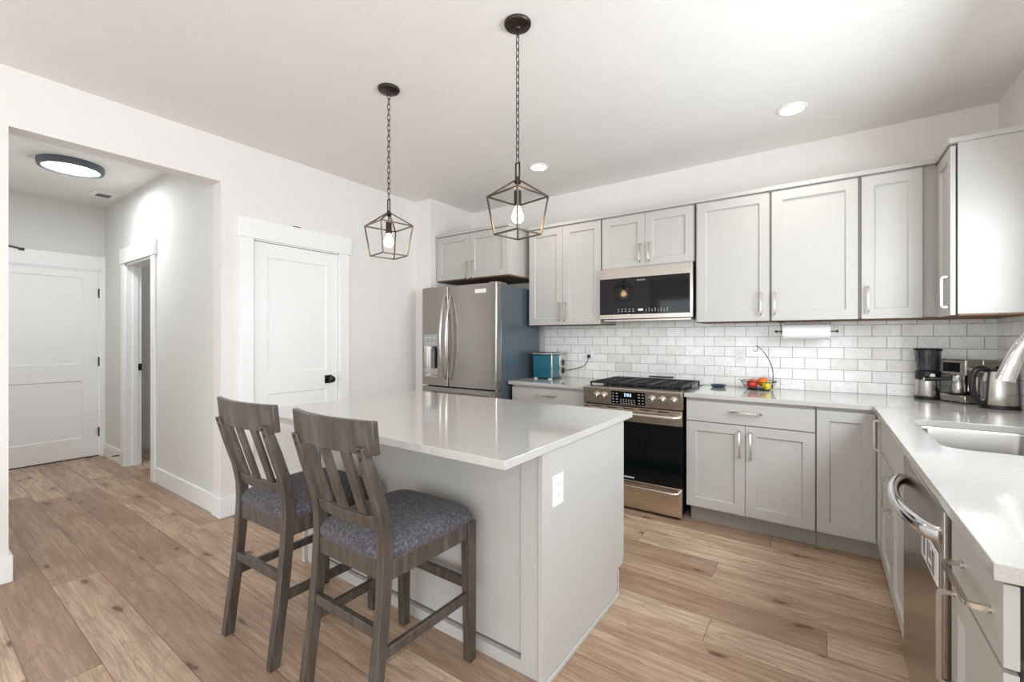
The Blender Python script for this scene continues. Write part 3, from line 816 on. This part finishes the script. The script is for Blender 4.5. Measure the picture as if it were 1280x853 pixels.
for i in range(2):
    for k_ in range(4): mark(m, -1.325+.030*i, .812+.022*k_, .014, .005)
for i in range(6):
    for k_ in range(3): mark(m, -1.262+.021*i, .806+.014*k_, .009, .004)
for i in range(2):
    for k_ in range(4): mark(m, -1.122+.028*i, .812+.022*k_, .013, .005)
build('key_legends', m, 'glyph', dsp)
m = MB()
for x, segs in ((-1.228, 'abcdef'), (-1.208, 'abcdefg'), (-1.188, 'abcdeg')):
    w_, h_ = .012, .022; z = .862; th = .003
    if 'a' in segs: mark(m, x, z+h_-th, w_, th)
    if 'd' in segs: mark(m, x, z, w_, th)
    if 'g' in segs: mark(m, x, z+h_/2, w_, th)
    if 'f' in segs: mark(m, x, z+h_/2, th, h_/2)
    if 'e' in segs: mark(m, x, z, th, h_/2)
    if 'b' in segs: mark(m, x+w_-th, z+h_/2, th, h_/2)
    if 'c' in segs: mark(m, x+w_-th, z, th, h_/2)
build('clock_digits', m, 'clock_blue', dsp)
for kx in (-1.462, -1.402, -1.027, -.952, -.872):
    c = on_panel(kx, .853); n = Vector((0, -1, -.12)).normalized()
    m = MB().tube([c, c+n*.006, c+n*.0062, c+n*.032, c+n*.036], [.029, .029, .0245, .0235, .020], 24)
    m.tube([c+n*.030+Vector((0, 0, -.018)), c+n*.030+Vector((0, 0, .018))], .005, 8, sq=True)
    build('knob', m, 'nickel', cp)
od = build('oven_door', MB().box(RX0+.003, 3.25, .672, RX1-.003, 3.288, .78), 'range_steel', t, .003)
build('oven_window', MB().box(RX0+.003, 3.2515, .236, RX1-.003, 3.288, .6715), 'oven_glass', od)
build('inner_rack', MB().box(-1.40, 3.2508, .30, -1.398, 3.2514, .64), 'grey_glyph', od)
def bar(z, out, L0, L1, r=.012):
    pts = [(L0, 3.25, z-.004), (L0, 3.25-out*.7, z), (L0+.015, 3.25-out, z), ((L0+L1)/2, 3.25-out-.006, z), (L1-.015, 3.25-out, z), (L1, 3.25-out*.7, z), (L1, 3.25, z-.004)]
    return MB().tube(pts, r, 12)
build('handle', bar(.735, .05, RX0+.035, RX1-.03, .0155), 'nickel', od)
m = MB()
for i in range(5): m.box(RX0+.07+i*.13, 3.2493, .764, RX0+.15+i*.13, 3.2503, .771)
build('vent_slot', m, 'black_plastic', od)
b = build('badge', MB().box(-1.235, 3.249, .245, -1.155, 3.2505, .256), 'glyph', od)
dr_ = build('storage_drawer', MB().box(RX0+.003, 3.252, .022, RX1-.003, 3.288, .228), 'range_steel', t, .003)
build('handle', bar(.197, .045, RX0+.035, RX1-.03, .013), 'nickel', dr_)
for q in (RX0+.02, RX1-.06): build('foot', MB().box(q, 3.30, 0, q+.04, 3.34, .03), 'black_plastic', t)
build('cooktop', MB().box(RX0+.002, 3.302, .9005, RX1-.002, 3.925, .918), 'cooktop_enamel', t, .004)
# burners and grates
for (bx, by, br) in ((-1.42, 3.44, .042), (-1.42, 3.76, .036), (-1.19, 3.60, .05), (-.96, 3.44, .048), (-.96, 3.76, .034)):
    build('burner', MB().lathe([(br, .918), (br, .926), (br*.8, .928), (br*.8, .934), (br*.7, .937), (.0001, .938)], (bx, by, 0), 24), 'cast_iron', t)
for g, (gx0, gx1) in enumerate(((RX0+.02, RX0+.262), (RX0+.266, RX0+.498), (RX0+.502, RX1-.02))):
    m = MB(); zt = .952; y0, y1 = 3.325, 3.89; bw = .009
    m.box(gx0, y0, zt-.012, gx0+.012, y1, zt); m.box(gx1-.012, y0, zt-.012, gx1, y1, zt)
    m.box(gx0, y0, zt-.012, gx1, y0+.012, zt); m.box(gx0, y1-.012, zt-.012, gx1, y1, zt)
    m.box(gx0, 3.60, zt-.012, gx1, 3.612, zt)
    cx = (gx0+gx1)/2
    for yy in (3.44, 3.52, 3.70, 3.79): m.box(gx0+.01, yy-bw/2, zt-.012, gx1-.01, yy+bw/2, zt+.002)
    m.box(cx-bw/2, y0, zt-.012, cx+bw/2, y1, zt+.002)
    for px in (gx0+.006, gx1-.006):
        for py in (y0+.006, 3.606, y1-.006): m.box(px-.006, py-.006, .918, px+.006, py+.006, zt-.01)
    build('grate', m, 'cast_iron', t, .0015)
build('rear_trim', MB().box(-1.25, 3.885, .959, -1.04, 3.905, .972), 'cast_iron', t, .004)

# ------------------------------------------------------------------ microwave
MX0, MX1, MY, MZ0, MZ1 = -1.570, -.808, 3.56, 1.462, 1.896
t = thing('microwave', 'over-the-range stainless microwave with black glass door', 'microwave', (-1.19, 3.75, MZ0))
build('body', MB().box(MX0+.004, MY+.036, MZ0, MX1-.004, YW-.011, MZ1), 'black_plastic', t, .002)
md = build('door', MB().box(MX0, MY, 1.806, MX1-.022, MY+.034, 1.893).box(MX0, MY, 1.466, MX1-.022, MY+.034, 1.503), 'steel', t, .002)
build('glass_panel', MB().box(MX0, MY+.001, 1.5035, MX1-.022, MY+.034, 1.8055), 'black_glass', md)
build('edge_strip', MB().box(MX1-.0215, MY, 1.466, MX1, MY+.034, 1.893), 'steel_v', t, .002)
build('vent_grille', MB().box(MX0+.02, MY+.04, MZ0-.012, MX1-.02, YW-.03, MZ0-.0005), 'steel', t)
m = MB()
for i in range(5):
    for k_ in range(2): m.box(-1.41+.032*i, MY+.0002, 1.525+.017*k_, -1.397+.032*i, MY+.0009, 1.529+.017*k_)
for i in range(8):
    for k_ in range(2+(i % 2)): m.box(-1.17+.024*i, MY+.0002, 1.523+.011*k_, -1.163+.024*i, MY+.0009, 1.527+.011*k_)
build('key_legends', m, 'glyph', md)
build('clock_digits', MB().box(-1.232, MY+.0002, 1.53, -1.222, MY+.0009, 1.545).box(-1.218, MY+.0002, 1.53, -1.208, MY+.0009, 1.545).box(-1.204, MY+.0002, 1.53, -1.194, MY+.0009, 1.545), 'clock_blue', md)
build('badge', MB().box(-1.245, MY+.0002, 1.777, -1.175, MY+.0009, 1.788), 'grey_glyph', md)

# ------------------------------------------------------------------ lamps
def lantern(label, loc, chain_top, zhub):
    """pendant with an open cage; the root stands at the ceiling"""
    t = thing('pendant_light', label, 'lamp', loc, radians(-11), group='lantern pendants')
    Z = lambda z: z-loc[2]
    build('canopy', MB().lathe([(.062, -.0005), (.063, -.006), (.058, -.014), (.04, -.020), (.016, -.024), (.012, -.03), (.0001, -.032)], seg=32), 'bronze', t, world=False)
    # chain
    m = MB(); z = -.030; bottom = zhub-loc[2]+.085; L = .040; pitch = .031; n = int(round((z-bottom)/pitch)); pitch = (z-bottom)/n
    for i in range(n):
        zc = z-pitch*(i+.5); pts = []; hw = .0085; hl = pitch/2+.0055
        for k_ in range(14):
            a = 2*pi*k_/14; u = cos(a)*hw; v = sin(a)*hl
            v += 0 if abs(sin(a)) < .9 else 0
            pts.append((u, 0, zc+v) if i % 2 else (0, u, zc+v))
        m.tube(pts, .0019, 6, closed=True)
    build('chain', m, 'bronze', t, world=False)
    zb = bottom
    m = MB(); m.tube([(-.012, 0, zb), (.012, 0, zb), (.012, 0, zb-.07), (-.012, 0, zb-.07)], .0028, 4, closed=True, sq=True)
    build('hanging_loop', m, 'bronze', t, world=False)
    zh = zhub-loc[2]
    build('hub', MB().lathe([(.0001, zh+.02), (.008, zh+.018), (.012, zh+.008), (.016, zh+.002), (.016, zh-.008), (.01, zh-.014), (.0001, zh-.016)], seg=20), 'bronze', t, world=False)
    # cage
    a_, b_ = .100, .0765; zt, zbm = zh-.072, zh-.246; r = .0032
    m = MB(); T = [(sx*a_, sy*a_, zt) for sx, sy in ((1, 1), (-1, 1), (-1, -1), (1, -1))]; B_ = [(sx*b_, sy*b_, zbm) for sx, sy in ((1, 1), (-1, 1), (-1, -1), (1, -1))]
    for i in range(4):
        m.tube([T[i], T[(i+1) % 4]], r, sq=True); m.tube([B_[i], B_[(i+1) % 4]], r, sq=True); m.tube([T[i], B_[i]], r, sq=True)
        m.tube([T[i], (T[i][0]*.10, T[i][1]*.10, zh+.002)], r, sq=True)
    build('cage', m, 'lantern_metal', t, world=False, weld=False)
    build('socket', MB().lathe([(.0001, zh-.01), (.004, zh-.012), (.004, zh-.045), (.017, zh-.047), (.0175, zh-.115), (.014, zh-.118), (.0001, zh-.118)], seg=20), 'bronze', t, world=False)
    build('bulb', MB().lathe([(.0125, zh-.118), (.0135, zh-.128), (.021, zh-.145), (.027, zh-.162), (.026, zh-.176), (.018, zh-.19), (.0001, zh-.196)], seg=20), 'bulb_glow', t, world=False)
    l = bpy.data.lights.new('bulb_light', 'POINT'); l.energy = 3; l.color = (1, .74, .46); l.shadow_soft_size = .03
    lo = bpy.data.objects.new('bulb_light', l); C.objects.link(lo); lo.parent = t; lo.location = (0, 0, zh-.165)
    return t
p1 = lantern('open cage lantern pendant nearer the camera, over the right of the island', (-1.15, 1.684, ZC), 0, 2.03)
p2 = dup(p1, (-2.068, 1.695, ZC), radians(-11), 'open cage lantern pendant nearer the pantry door, over the left of the island')

def can(label, x, y, power=14):
    t = thing('recessed_light', label, 'lamp', (x, y, ZC), group='recessed ceiling lights')
    build('trim_ring', MB().lathe([(.066, -.0005), (.085, -.0005), (.086, -.004), (.080, -.008), (.066, -.009), (.066, -.0005)], seg=40), 'trim_white', t, world=False)
    build('lens', MB().lathe([(.0001, -.0065), (.03, -.0067), (.0655, -.006), (.0655, -.001), (.0001, -.001)], seg=40), 'lamp_white', t, world=False)
    l = bpy.data.lights.new('downlight', 'SPOT'); l.energy = power*1.6; l.color = (1, .96, .91); l.spot_size = radians(150); l.spot_blend = 1; l.shadow_soft_size = .06
    lo = bpy.data.objects.new('downlight', l); C.objects.link(lo); lo.parent = t; lo.location = (0, 0, -.02)
can('round recessed light over the corner by the right wall cabinets', -.154, 3.311-.55*0)
can('round recessed light near the fridge, beside the pendant', -1.966, 3.20)
# hall lamp
t = thing('flush_ceiling_light', 'round flush light with dark rim on the hall ceiling', 'lamp', (-5.11, .90, ZC-.005))
build('rim', MB().lathe([(.175, -.03), (.178, -.052), (.186, -.054), (.2, -.05), (.205, -.03), (.205, -.0005), (.0001, -.0005), (.0001, -.028), (.175, -.03)], seg=64), 'grey_blue', t, world=False)
build('diffuser', MB().lathe([(.0001, -.046), (.10, -.046), (.165, -.044), (.1745, -.040), (.1745, -.031), (.0001, -.031)], seg=64), 'lamp_cool', t, world=False)
l = bpy.data.lights.new('hall_light', 'AREA'); l.shape = 'DISK'; l.size = .34; l.energy = 16; l.color = (.94, .97, 1)
lo = bpy.data.objects.new('hall_light', l); C.objects.link(lo); lo.parent = t; lo.location = (0, 0, -.060)
# side room light
l = bpy.data.lights.new('side_room_light', 'POINT'); l.energy = 12; l.shadow_soft_size = .1
lo = bpy.data.objects.new('side_room_light', l); C.objects.link(lo); lo.location = (-5.4, 2.8, 2.4)
# vent
t = thing('ceiling_vent', 'small white square vent on the hall ceiling', 'vent', (-5.93, 1.28, ZC-.005))
build('frame', MB().slab([(-.14, -.10), (.14, -.10), (.14, .10), (-.14, .10)], [[(-.09, -.055), (.05, -.055), (.05, .055), (-.09, .055)]], -.012, -.0005), 'white_plastic', t, .002, world=False)
m = MB()
for i in range(7): m.box(-.088+.02*i, -.054, -.010, -.080+.02*i, .054, -.002)
build('grille', m, 'grey_glyph', t, world=False)

# ------------------------------------------------------------------ bar stools (front towards +Y, origin on the floor)
def stool():
    t = thing('bar_stool', '', 'stool', (0, 0, 0), 0, 'counter stools at the island')
    prof = [(0, -.236), (.12, -.222), (.28, -.200), (.44, -.184), (.58, -.176), (.66, -.178), (.74, -.193), (.85, -.229), (.962, -.266)]
    hw = .0175
    for sx in (-1, 1):
        xc = sx*.187
        m = MB(); rows = []
        for z, y in prof:
            dpt = .021 if z < .9 else .016
            if z > .62: xo = xc+sx*0
            else: xo = xc
            rows.append([(xo-hw, y-dpt, z), (xo+hw, y-dpt, z), (xo+hw, y+dpt, z), (xo-hw, y+dpt, z)])
        vs = [p for r_ in rows for p in r_]; fs = [(3, 2, 1, 0), tuple(len(rows)*4-4+i for i in range(4))]
        for i in range(len(rows)-1):
            for k_ in range(4): fs.append((i*4+k_, i*4+(k_+1) % 4, i*4+4+(k_+1) % 4, i*4+4+k_))
        m.add(vs, fs)
        build('back_post', m, 'stool_wood', t, .004, world=False)
        xf = sx*.197
        m = MB().hexa([(xf-.019, .222, 0), (xf+.019, .222, 0), (xf+.019, .258, 0), (xf-.019, .258, 0)],
                      [(xf-.023-sx*.004, .214, .562), (xf+.023-sx*.004, .214, .562), (xf+.023-sx*.004, .260, .562), (xf-.023-sx*.004, .260, .562)])
        build('leg', m, 'stool_wood', t, .003, world=False)
        # bolts
    def curved(z0, z1, y_ends, bow, half, th, lean=0, seg=14, name='rail', top=0):
        m = MB(); vs = []
        for i in range(seg+1):
            a = -1+2*i/seg; x = a*half; y = y_ends-bow*(1-a*a)
            for (dy, z) in ((-th, z0), (th, z0), (th, z1), (-th, z1)): vs.append((x, y+dy-lean*(z-z0), z+(top*(1-a*a) if z == z1 else 0)))
        fs = [(0, 1, 2, 3), tuple(seg*4+k_ for k_ in (3, 2, 1, 0))]
        for i in range(seg):
            for k_ in range(4): fs.append((i*4+k_, i*4+(k_+1) % 4, i*4+4+(k_+1) % 4, i*4+4+k_))
        m.add(vs, fs); return build(name, m, 'stool_wood', t, .003, world=False)
    cr = curved(.936, 1.045, -.240, .034, .232, .011, .10, name='crest_rail', top=-.0)
    curved(.668, .712, -.178, .018, .168, .011, .2, name='back_rail')
    m = MB()
    for sx in (-1, 1):
        for z in (.925, .952): build('bolt', MB().lathe([(.006, 0), (.006, -.003), (.003, -.005), (.0001, -.005)], (sx*.187, -.246-.29*(z-.9)-.0162, z), 12, 'y'), 'bronze', t, world=False)
    for x in (-.105, 0, .105):
        bw_ = .0235; yl = -.182-.018*(1-(x/.168)**2); yh = -.244-.034*(1-(x/.232)**2)
        m = MB(); rows = []
        for i in range(7):
            a = i/6; z = .70+.245*a; y = yl+(yh-yl)*a
            rows.append([(x-bw_, y-.007, z), (x+bw_, y-.007, z), (x+bw_, y+.007, z), (x-bw_, y+.007, z)])
        vs = [p for r_ in rows for p in r_]; fs = [(3, 2, 1, 0), tuple(24+i for i in range(4))]
        for i in range(6):
            for k_ in range(4): fs.append((i*4+k_, i*4+(k_+1) % 4, i*4+4+(k_+1) % 4, i*4+4+k_))
        m.add(vs, fs); build('slat', m, 'stool_wood', t, .002, world=False)
    # aprons
    m = MB()
    m.box(-.168, -.190, .502, .168, -.166, .566); m.box(-.175, .228, .50, .175, .250, .566)
    for sx in (-1, 1): m.hexa([(sx*.178, -.165, .50), (sx*.200, -.165, .50), (sx*.210, .222, .50), (sx*.188, .222, .50)], [(sx*.178, -.165, .566), (sx*.200, -.165, .566), (sx*.210, .222, .566), (sx*.188, .222, .566)])
    build('seat_frame', m, 'stool_wood', t, .002, world=False)
    # stretchers
    build('stretcher', MB().box(-.168, -.208, .318, .168, -.186, .356), 'stool_wood', t, .002, world=False)
    build('stretcher', MB().box(-.180, .228, .288, .180, .250, .326), 'stool_wood', t, .002, world=False)
    for sx in (-1, 1):
        build('stretcher', MB().hexa([(sx*.178, -.196, .246), (sx*.198, -.196, .246), (sx*.206, .222, .246), (sx*.186, .222, .246)], [(sx*.178, -.190, .282), (sx*.198, -.190, .282), (sx*.206, .222, .282), (sx*.186, .222, .282)]), 'stool_wood', t, .002, world=False)
    # cushion: rounded trapezoid dome
    m = MB(); nx = ny = 22; vs = []; fs = []
    def top(u, v):
        eu = 1-abs(u)**6; ev = 1-abs(v)**6
        return .578+.056*(max(0, eu)**.35)*(max(0, ev)**.35)+.012*(1-u*u)*(1-v*v)
    for j in range(ny+1):
        for i in range(nx+1):
            u = -1+2*i/nx; v = -1+2*j/ny
            u = sin(u*pi/2); v = sin(v*pi/2)
            # squircle mapping for rounded corners
            k_ = 1-.07*(u*u*v*v)
            hwid = .206+.022*(v+1)/2
            vs.append((u*k_*hwid, .03+v*k_*.232-.012*(1-u*u)*(v < 0)*0, top(u, v)))
    for j in range(ny):
        for i in range(nx):
            a = j*(nx+1)+i; fs.append((a, a+1, a+nx+2, a+nx+1))
    # sides down to the frame, tucked in
    edge = [i for i in range(nx+1)]+[(j+1)*(nx+1)-1 for j in range(1, ny+1)]+[ny*(nx+1)+i for i in range(nx-1, -1, -1)]+[j*(nx+1) for j in range(ny-1, 0, -1)]
    o_ = len(vs)
    for q in edge: x, y, z = vs[q]; vs.append((x*.985, .03+(y-.03)*.985, .567))
    n_e = len(edge)
    for i in range(n_e): fs.append((edge[i], edge[(i+1) % n_e], o_+(i+1) % n_e, o_+i))
    fs.append(tuple(o_+i for i in range(n_e)))
    m.add(vs, fs); build('seat', m, 'seat_fabric', t, world=False, smooth=80)
    return t
s1 = stool(); s1.location = (-1.367, 1.128, 0); s1['label'] = 'grey wooden bar stool nearest the camera, in front of the island middle'
s2 = dup(s1, (-1.965, 1.115, 0), radians(1.5), 'grey wooden bar stool further left, before the left end of the island')

# ------------------------------------------------------------------ counter items
# teal ice maker
t = thing('ice_maker', 'teal countertop ice maker with silver lid beside the fridge', 'ice maker', (-2.18, 3.75, .914))
X0, X1, Y0, Y1, Z0, Z1 = -2.284, -2.072, 3.60, 3.885, .926, 1.158
build('housing', MB().box(X0, Y0, Z0, X1, Y0+.16, Z1-.012), 'teal', t, .012, 3)
sp_ = build('side_panel', MB().box(X0+.002, Y0+.161, Z0, X1-.001, Y1, Z1-.012), 'steel_v', t, .004)
for z in (1.065, .985): build('fan_grille', MB().lathe([(.032, 0), (.032, .002), (.0001, .002)], (X1-.0008, Y0+.225, z), 24, 'x'), 'black_plastic', sp_)
build('corner_strip', MB().box(X1-.010, Y0-.0015, Z0, X1+.0015, Y0+.02, Z1-.012), 'steel_v', t, .003)
ld = build('lid', MB().box(X0-.003, Y0-.004, Z1-.0118, X1+.003, Y1+.002, Z1+.008), 'steel_v', t, .005)
build('window', MB().box(X0+.03, Y0+.05, Z1+.0085, X1-.02, Y0+.2, Z1+.013), 'smoke_plastic', ld, .002)
build('knob', MB().box(-2.20, Y0+.20, Z1+.0085, -2.15, Y0+.235, Z1+.028), 'white_plastic', ld, .006)
for (qx, qy) in ((X1-.04, Y0+.01), (X0+.015, Y0+.01), (X1-.04, Y1-.04), (X0+.015, Y1-.04)): build('foot', MB().box(qx, qy, .9145, qx+.025, qy+.025, Z0), 'white_plastic', t)
pts = [(X1-.02, Y1+.004, .99), (X1+.01, Y1+.012, .985), (-2.0, 3.905, 1.0), (-1.92, 3.902, 1.02), (-1.87, 3.90, 1.05), (-1.848, 3.90, 1.085), (-1.842, 3.905, 1.112)]
build('power_cord', MB().tube(smoothpts(pts), .0032, 8), 'black_plastic', t)
build('plug', MB().box(-1.853, 3.90, 1.112, -1.829, YB-.0185, 1.145), 'black_plastic', t, .004)
# blue dish
o = build('spoon_rest', MB().lathe([(.0001, .002), (.045, .002), (.05, .006), (.058, .018), (.062, .022), (.058, .024), (.045, .014), (.0001, .011)], seg=32), 'navy_glaze', None, world=False)
o.location = (-.67, 3.80, .914); tag(o, 'small dark blue round dish beside the range', 'dish')
# fruit basket
bc = Vector((-.392, 3.80, .914))
t = thing('fruit_basket', 'black wire fruit basket with a tall banana hook', 'basket', tuple(bc))
m = MB()
def ring(z, r, rad=.0018, ex=1): m.tube([(r*cos(2*pi*k_/32)*ex, r*sin(2*pi*k_/32), z) for k_ in range(32)], rad, 6, closed=True)
ring(.004, .075, .0025); ring(.03, .10); ring(.064, .118, .0025)
for k_ in range(12):
    a = 2*pi*k_/12; pts = [(.0, 0, .004)]
    for (r, z) in ((.04, .0035), (.075, .004), (.093, .02), (.105, .042), (.118, .064), (.126, .074), (.132, .070)): pts.append((r*cos(a), r*sin(a), z))
    m.tube(pts, .0015, 5)
build('wire_bowl', m, 'black_metal', t, world=False, weld=False)
m = MB()
for off in (-.008, .008):
    m.tube(smoothpts([(.085, .05+off, .004), (.092, .05+off, .08), (.088, .04+off, .16), (.065, .03+off, .23), (.03, .015+off*.6, .29), (-.012, off*.2, .335)]), .0022, 6)
m.tube(smoothpts([(-.012, 0, .335), (-.004, 0, .315), (-.008, 0, .295), (-.022, 0, .29), (-.032, 0, .302)]), .0022, 6)
build('banana_hook', m, 'black_metal', t, world=False, weld=False)
def fruit(name, c, r, mat, label, sc=(1, 1, .92)):
    o = bpy.data.objects.new(name, None)
    m = MB(); seg = 24; prof = []
    for i in range(13):
        a = pi*i/12; rr = r*sin(a); zz = -r*cos(a)*sc[2]
        zz -= (r*.16*math.exp(-(rr/(r*.3))**2)) if zz > 0 else -(r*.08*math.exp(-(rr/(r*.3))**2))
        prof.append((max(rr, 1e-4), zz))
    m.lathe(prof, seg=seg)
    b = build(name, m, mat, None, world=False, smooth=60); b.location = (bc.x+c[0], bc.y+c[1], bc.z+c[2]); tag(b, label, 'fruit', 'fruit in the wire basket')
    s_ = build('stem', MB().cyl((0, 0, r*.70), (.003, 0, r*.98), .0016, seg=6), 'bronze', b, world=False)
fruit('apple', (-.035, -.048, .046), .037, 'red_apple', 'red apple at the front left of the wire basket')
fruit('apple', (-.04, .035, .046), .036, 'red_apple', 'red apple at the back left of the wire basket')
fruit('orange', (.03, .012, .060), .038, 'orange_peel', 'orange in the middle of the wire basket, sitting highest', (1, 1, .97))
fruit('lemon', (.060, -.050, .040), .030, 'yellow_peel', 'yellow fruit at the right of the wire basket', (1, 1, 1.15))
# paper towel
t = thing('paper_towel_holder', 'under-cabinet paper towel holder with bronze bracket', 'holder', (-.09, 3.78, 1.42))
m = MB().cyl((-.262, 3.78, 1.352), (.085, 3.78, 1.352), .004, seg=10).box(-.246, 3.772, 1.33, -.242, 3.788, 1.423).lathe([(.008, 0), (.012, .003), (.008, .01), (.0001, .012)], (.083, 3.78, 1.352), 14, 'x').lathe([(.0001, -.024), (.006, -.02), (.009, -.01), (.004, 0)], (-.262, 3.78, 1.352), 14, 'x')
m.box(-.27, 3.76, 1.4175, -.22, 3.80, 1.4235)
build('bracket', m, 'bronze', t)
o = build('paper_towel_roll', MB().lathe([(.018, -.14), (.056, -.14), (.0562, 0), (.056, .14), (.018, .14), (.018, -.14)], (0, 0, 0), 48, 'x'), 'paper', None, world=False)
o.location = (-.09, 3.78, 1.352); tag(o, 'white paper towel roll hanging under the wall cabinet', 'paper towel')
# coffee grinder
gx, gy = .557, 3.852
t = thing('coffee_grinder', 'steel and black coffee grinder with smoky hopper', 'coffee grinder', (gx, gy, .914))
build('base', MB().lathe([(.066, .0005), (.067, .012), (.062, .02), (.0001, .02)], seg=36), 'black_plastic', t, world=False)
build('body', MB().lathe([(.058, .0202), (.060, .03), (.060, .125), (.0001, .125)], seg=36), 'steel_v', t, world=False)
cl = build('collar', MB().lathe([(.061, .1252), (.062, .13), (.062, .178), (.055, .186), (.0001, .186)], seg=36), 'black_plastic', t, world=False)
build('dial', MB().lathe([(.014, 0), (.015, -.006), (.012, -.012), (.0001, -.012)], (.012, -.0605, .155), 20, 'y'), 'steel_v', cl, world=False)
build('hopper', MB().lathe([(.054, .1865), (.056, .20), (.060, .235), (.066, .31), (.063, .31), (.057, .236), (.053, .202), (.051, .19), (.0001, .19)], seg=36), 'smoke_plastic', t, world=False)
build('lid', MB().lathe([(.069, .3105), (.070, .318), (.066, .325), (.0001, .326)], seg=36), 'black_plastic', t, world=False)
# espresso machine, turned 50 degrees into the corner; local front = -y
ang = math.atan2(3.668-3.787, .692-.601)
fl = Vector((.601, 3.787, .914))
t = thing('espresso_machine', 'stainless espresso machine with dark screen and portafilter', 'espresso machine', tuple(fl), ang, None)
W_, D_, H_ = .152, .21, .262
build('drip_tray', MB().box(0, 0, .006, W_, .11, .048), 'steel', t, .006, world=False)
build('tray_grate', MB().box(.006, .006, .0485, W_-.006, .105, .052), 'black_metal', t, .001, world=False)
build('body', MB().box(0.002, .078, .053, W_-.002, D_, .1645).box(.002, .1145, .004, W_-.002, D_, H_-.002), 'steel', t, .006, world=False)
hd = build('head', MB().box(0, .005, .165, W_, .114, H_), 'steel', t, .008, 3, world=False)
build('screen', MB().box(.018, .0035, .186, W_-.035, .0048, .242), 'black_glass', hd, world=False)
build('group_head', MB().lathe([(.0001, .125), (.026, .125), (.03, .132), (.03, .164), (.0001, .1645)], (.075, .04, 0), 24), 'chrome', t, world=False)
pf = build('portafilter', MB().tube([(.06, .045, .143), (.03, .01, .140), (-.02, -.045, .134), (-.035, -.06, .132)], [.009, .010, .014, .013], 14), 'black_plastic', t, world=False)
build('cap', MB().tube([(-.035, -.06, .132), (-.040, -.0655, .1315)], [.014, .012], 14), 'chrome', pf, world=False)
build('steam_knob', MB().lathe([(.02, 0), (.021, .014), (.024, .02), (.022, .032), (.0001, .034)], (W_+.0005, .075, .20), 24, 'x'), 'chrome', t, world=False)
build('steam_wand', MB().tube([(.135, .045, .164), (.14, .035, .12), (.143, .028, .075)], .0045, 10), 'chrome', t, world=False)
for (qx, qy, qz) in ((.01, .01, .0059), (W_-.03, .01, .0059), (.02, D_-.04, .0039), (W_-.04, D_-.04, .0039)): build('foot', MB().box(qx, qy, .0004, qx+.02, qy+.02, qz), 'black_plastic', t, world=False)
o = build('milk_jug', MB().lathe([(.028, .0005), (.032, .01), (.030, .05), (.026, .07), (.028, .078), (.026, .078), (.024, .07), (.028, .04), (.028, .012), (.0001, .01)], seg=28), 'steel_v', None, world=False)
o.location = fl+Matrix.Rotation(ang, 3, 'Z')@Vector((.078, .040, .0525)); tag(o, 'small steel milk jug standing on the espresso machine tray', 'jug')
# kettle
kc = Vector((.806, 3.555, .914))
t = thing('electric_kettle', 'stainless electric kettle with thick black loop handle', 'kettle', tuple(kc), radians(205))
build('base', MB().lathe([(.078, .0005), (.080, .008), (.078, .016), (.0001, .017)], seg=40), 'black_plastic', t, world=False)
build('body', MB().lathe([(.070, .0175), (.074, .03), (.074, .08), (.069, .16), (.061, .205), (.0001, .205)], seg=40), 'steel_v', t, world=False)
build('lid', MB().lathe([(.0605, .2055), (.058, .215), (.02, .222), (.012, .232), (.0001, .233)], seg=40), 'black_plastic', t, world=False)
build('handle', MB().tube(smoothpts([(.055, 0, .212), (.085, 0, .222), (.118, 0, .20), (.130, 0, .14), (.120, 0, .075), (.095, 0, .03), (.074, 0, .028)]), [.015]*37, 14), 'black_plastic', t, world=False)
build('spout', MB().hexa([(-.058, -.014, .17), (-.058, .014, .17), (-.05, .02, .204), (-.05, -.02, .204)], [(-.082, -.004, .185), (-.082, .004, .185), (-.085, .006, .204), (-.085, -.006, .204)]), 'steel_v', t, world=False)
build('level_window', MB().box(.070, -.010, .05, .0765, .010, .15), 'grey_glyph', t, .002, world=False)

# ------------------------------------------------------------------ small things
t = thing('door_stop', 'black spring door stop on the hall baseboard', 'door stop', (-5.96, YH-bt, .09))
build('spring', MB().tube([(-.0, -.0005, 0), (-.0, -.065, 0)], [.006, .005], 12), 'black_metal', t, world=False)
build('tip', MB().tube([(0, -.0655, 0), (0, -.078, 0)], [.009, .008], 14), 'white_plastic', t, world=False)
t = thing('hook', 'tiny black hanger on top of the hall end door casing', 'hook', (XH+.03, .73, 2.19))
build('arm', MB().tube([(0, -.06, .025), (0, .03, .01), (0, .075, .0)], .008, 8, sq=True), 'black_metal', t, world=False)
build('mount', MB().box(-.02, .04, -.012, .012, .08, .014), 'black_metal', t, world=False)
o = build('clip', MB().tube([(0, -.035, 0), (0, .0, .004), (0, .035, 0)], .003, 8), 'black_metal', None, world=False)
o.location = (XL+.02, 1.96, 2.2185); tag(o, 'tiny dark clip lying on top of the pantry door casing', 'clip')
t = thing('wall_ledge', 'white ledge tip jutting from the wall left of the hall entrance', 'ledge', (XL, .2, .5))
build('shelf', MB().prism([(XL+.0005, -.4), (XL+.16, -.4), (XL+.16, .16), (XL+.10, .215), (XL+.0005, .215)], .49, .515), 'trim_white', t, .004)
# side room vanity
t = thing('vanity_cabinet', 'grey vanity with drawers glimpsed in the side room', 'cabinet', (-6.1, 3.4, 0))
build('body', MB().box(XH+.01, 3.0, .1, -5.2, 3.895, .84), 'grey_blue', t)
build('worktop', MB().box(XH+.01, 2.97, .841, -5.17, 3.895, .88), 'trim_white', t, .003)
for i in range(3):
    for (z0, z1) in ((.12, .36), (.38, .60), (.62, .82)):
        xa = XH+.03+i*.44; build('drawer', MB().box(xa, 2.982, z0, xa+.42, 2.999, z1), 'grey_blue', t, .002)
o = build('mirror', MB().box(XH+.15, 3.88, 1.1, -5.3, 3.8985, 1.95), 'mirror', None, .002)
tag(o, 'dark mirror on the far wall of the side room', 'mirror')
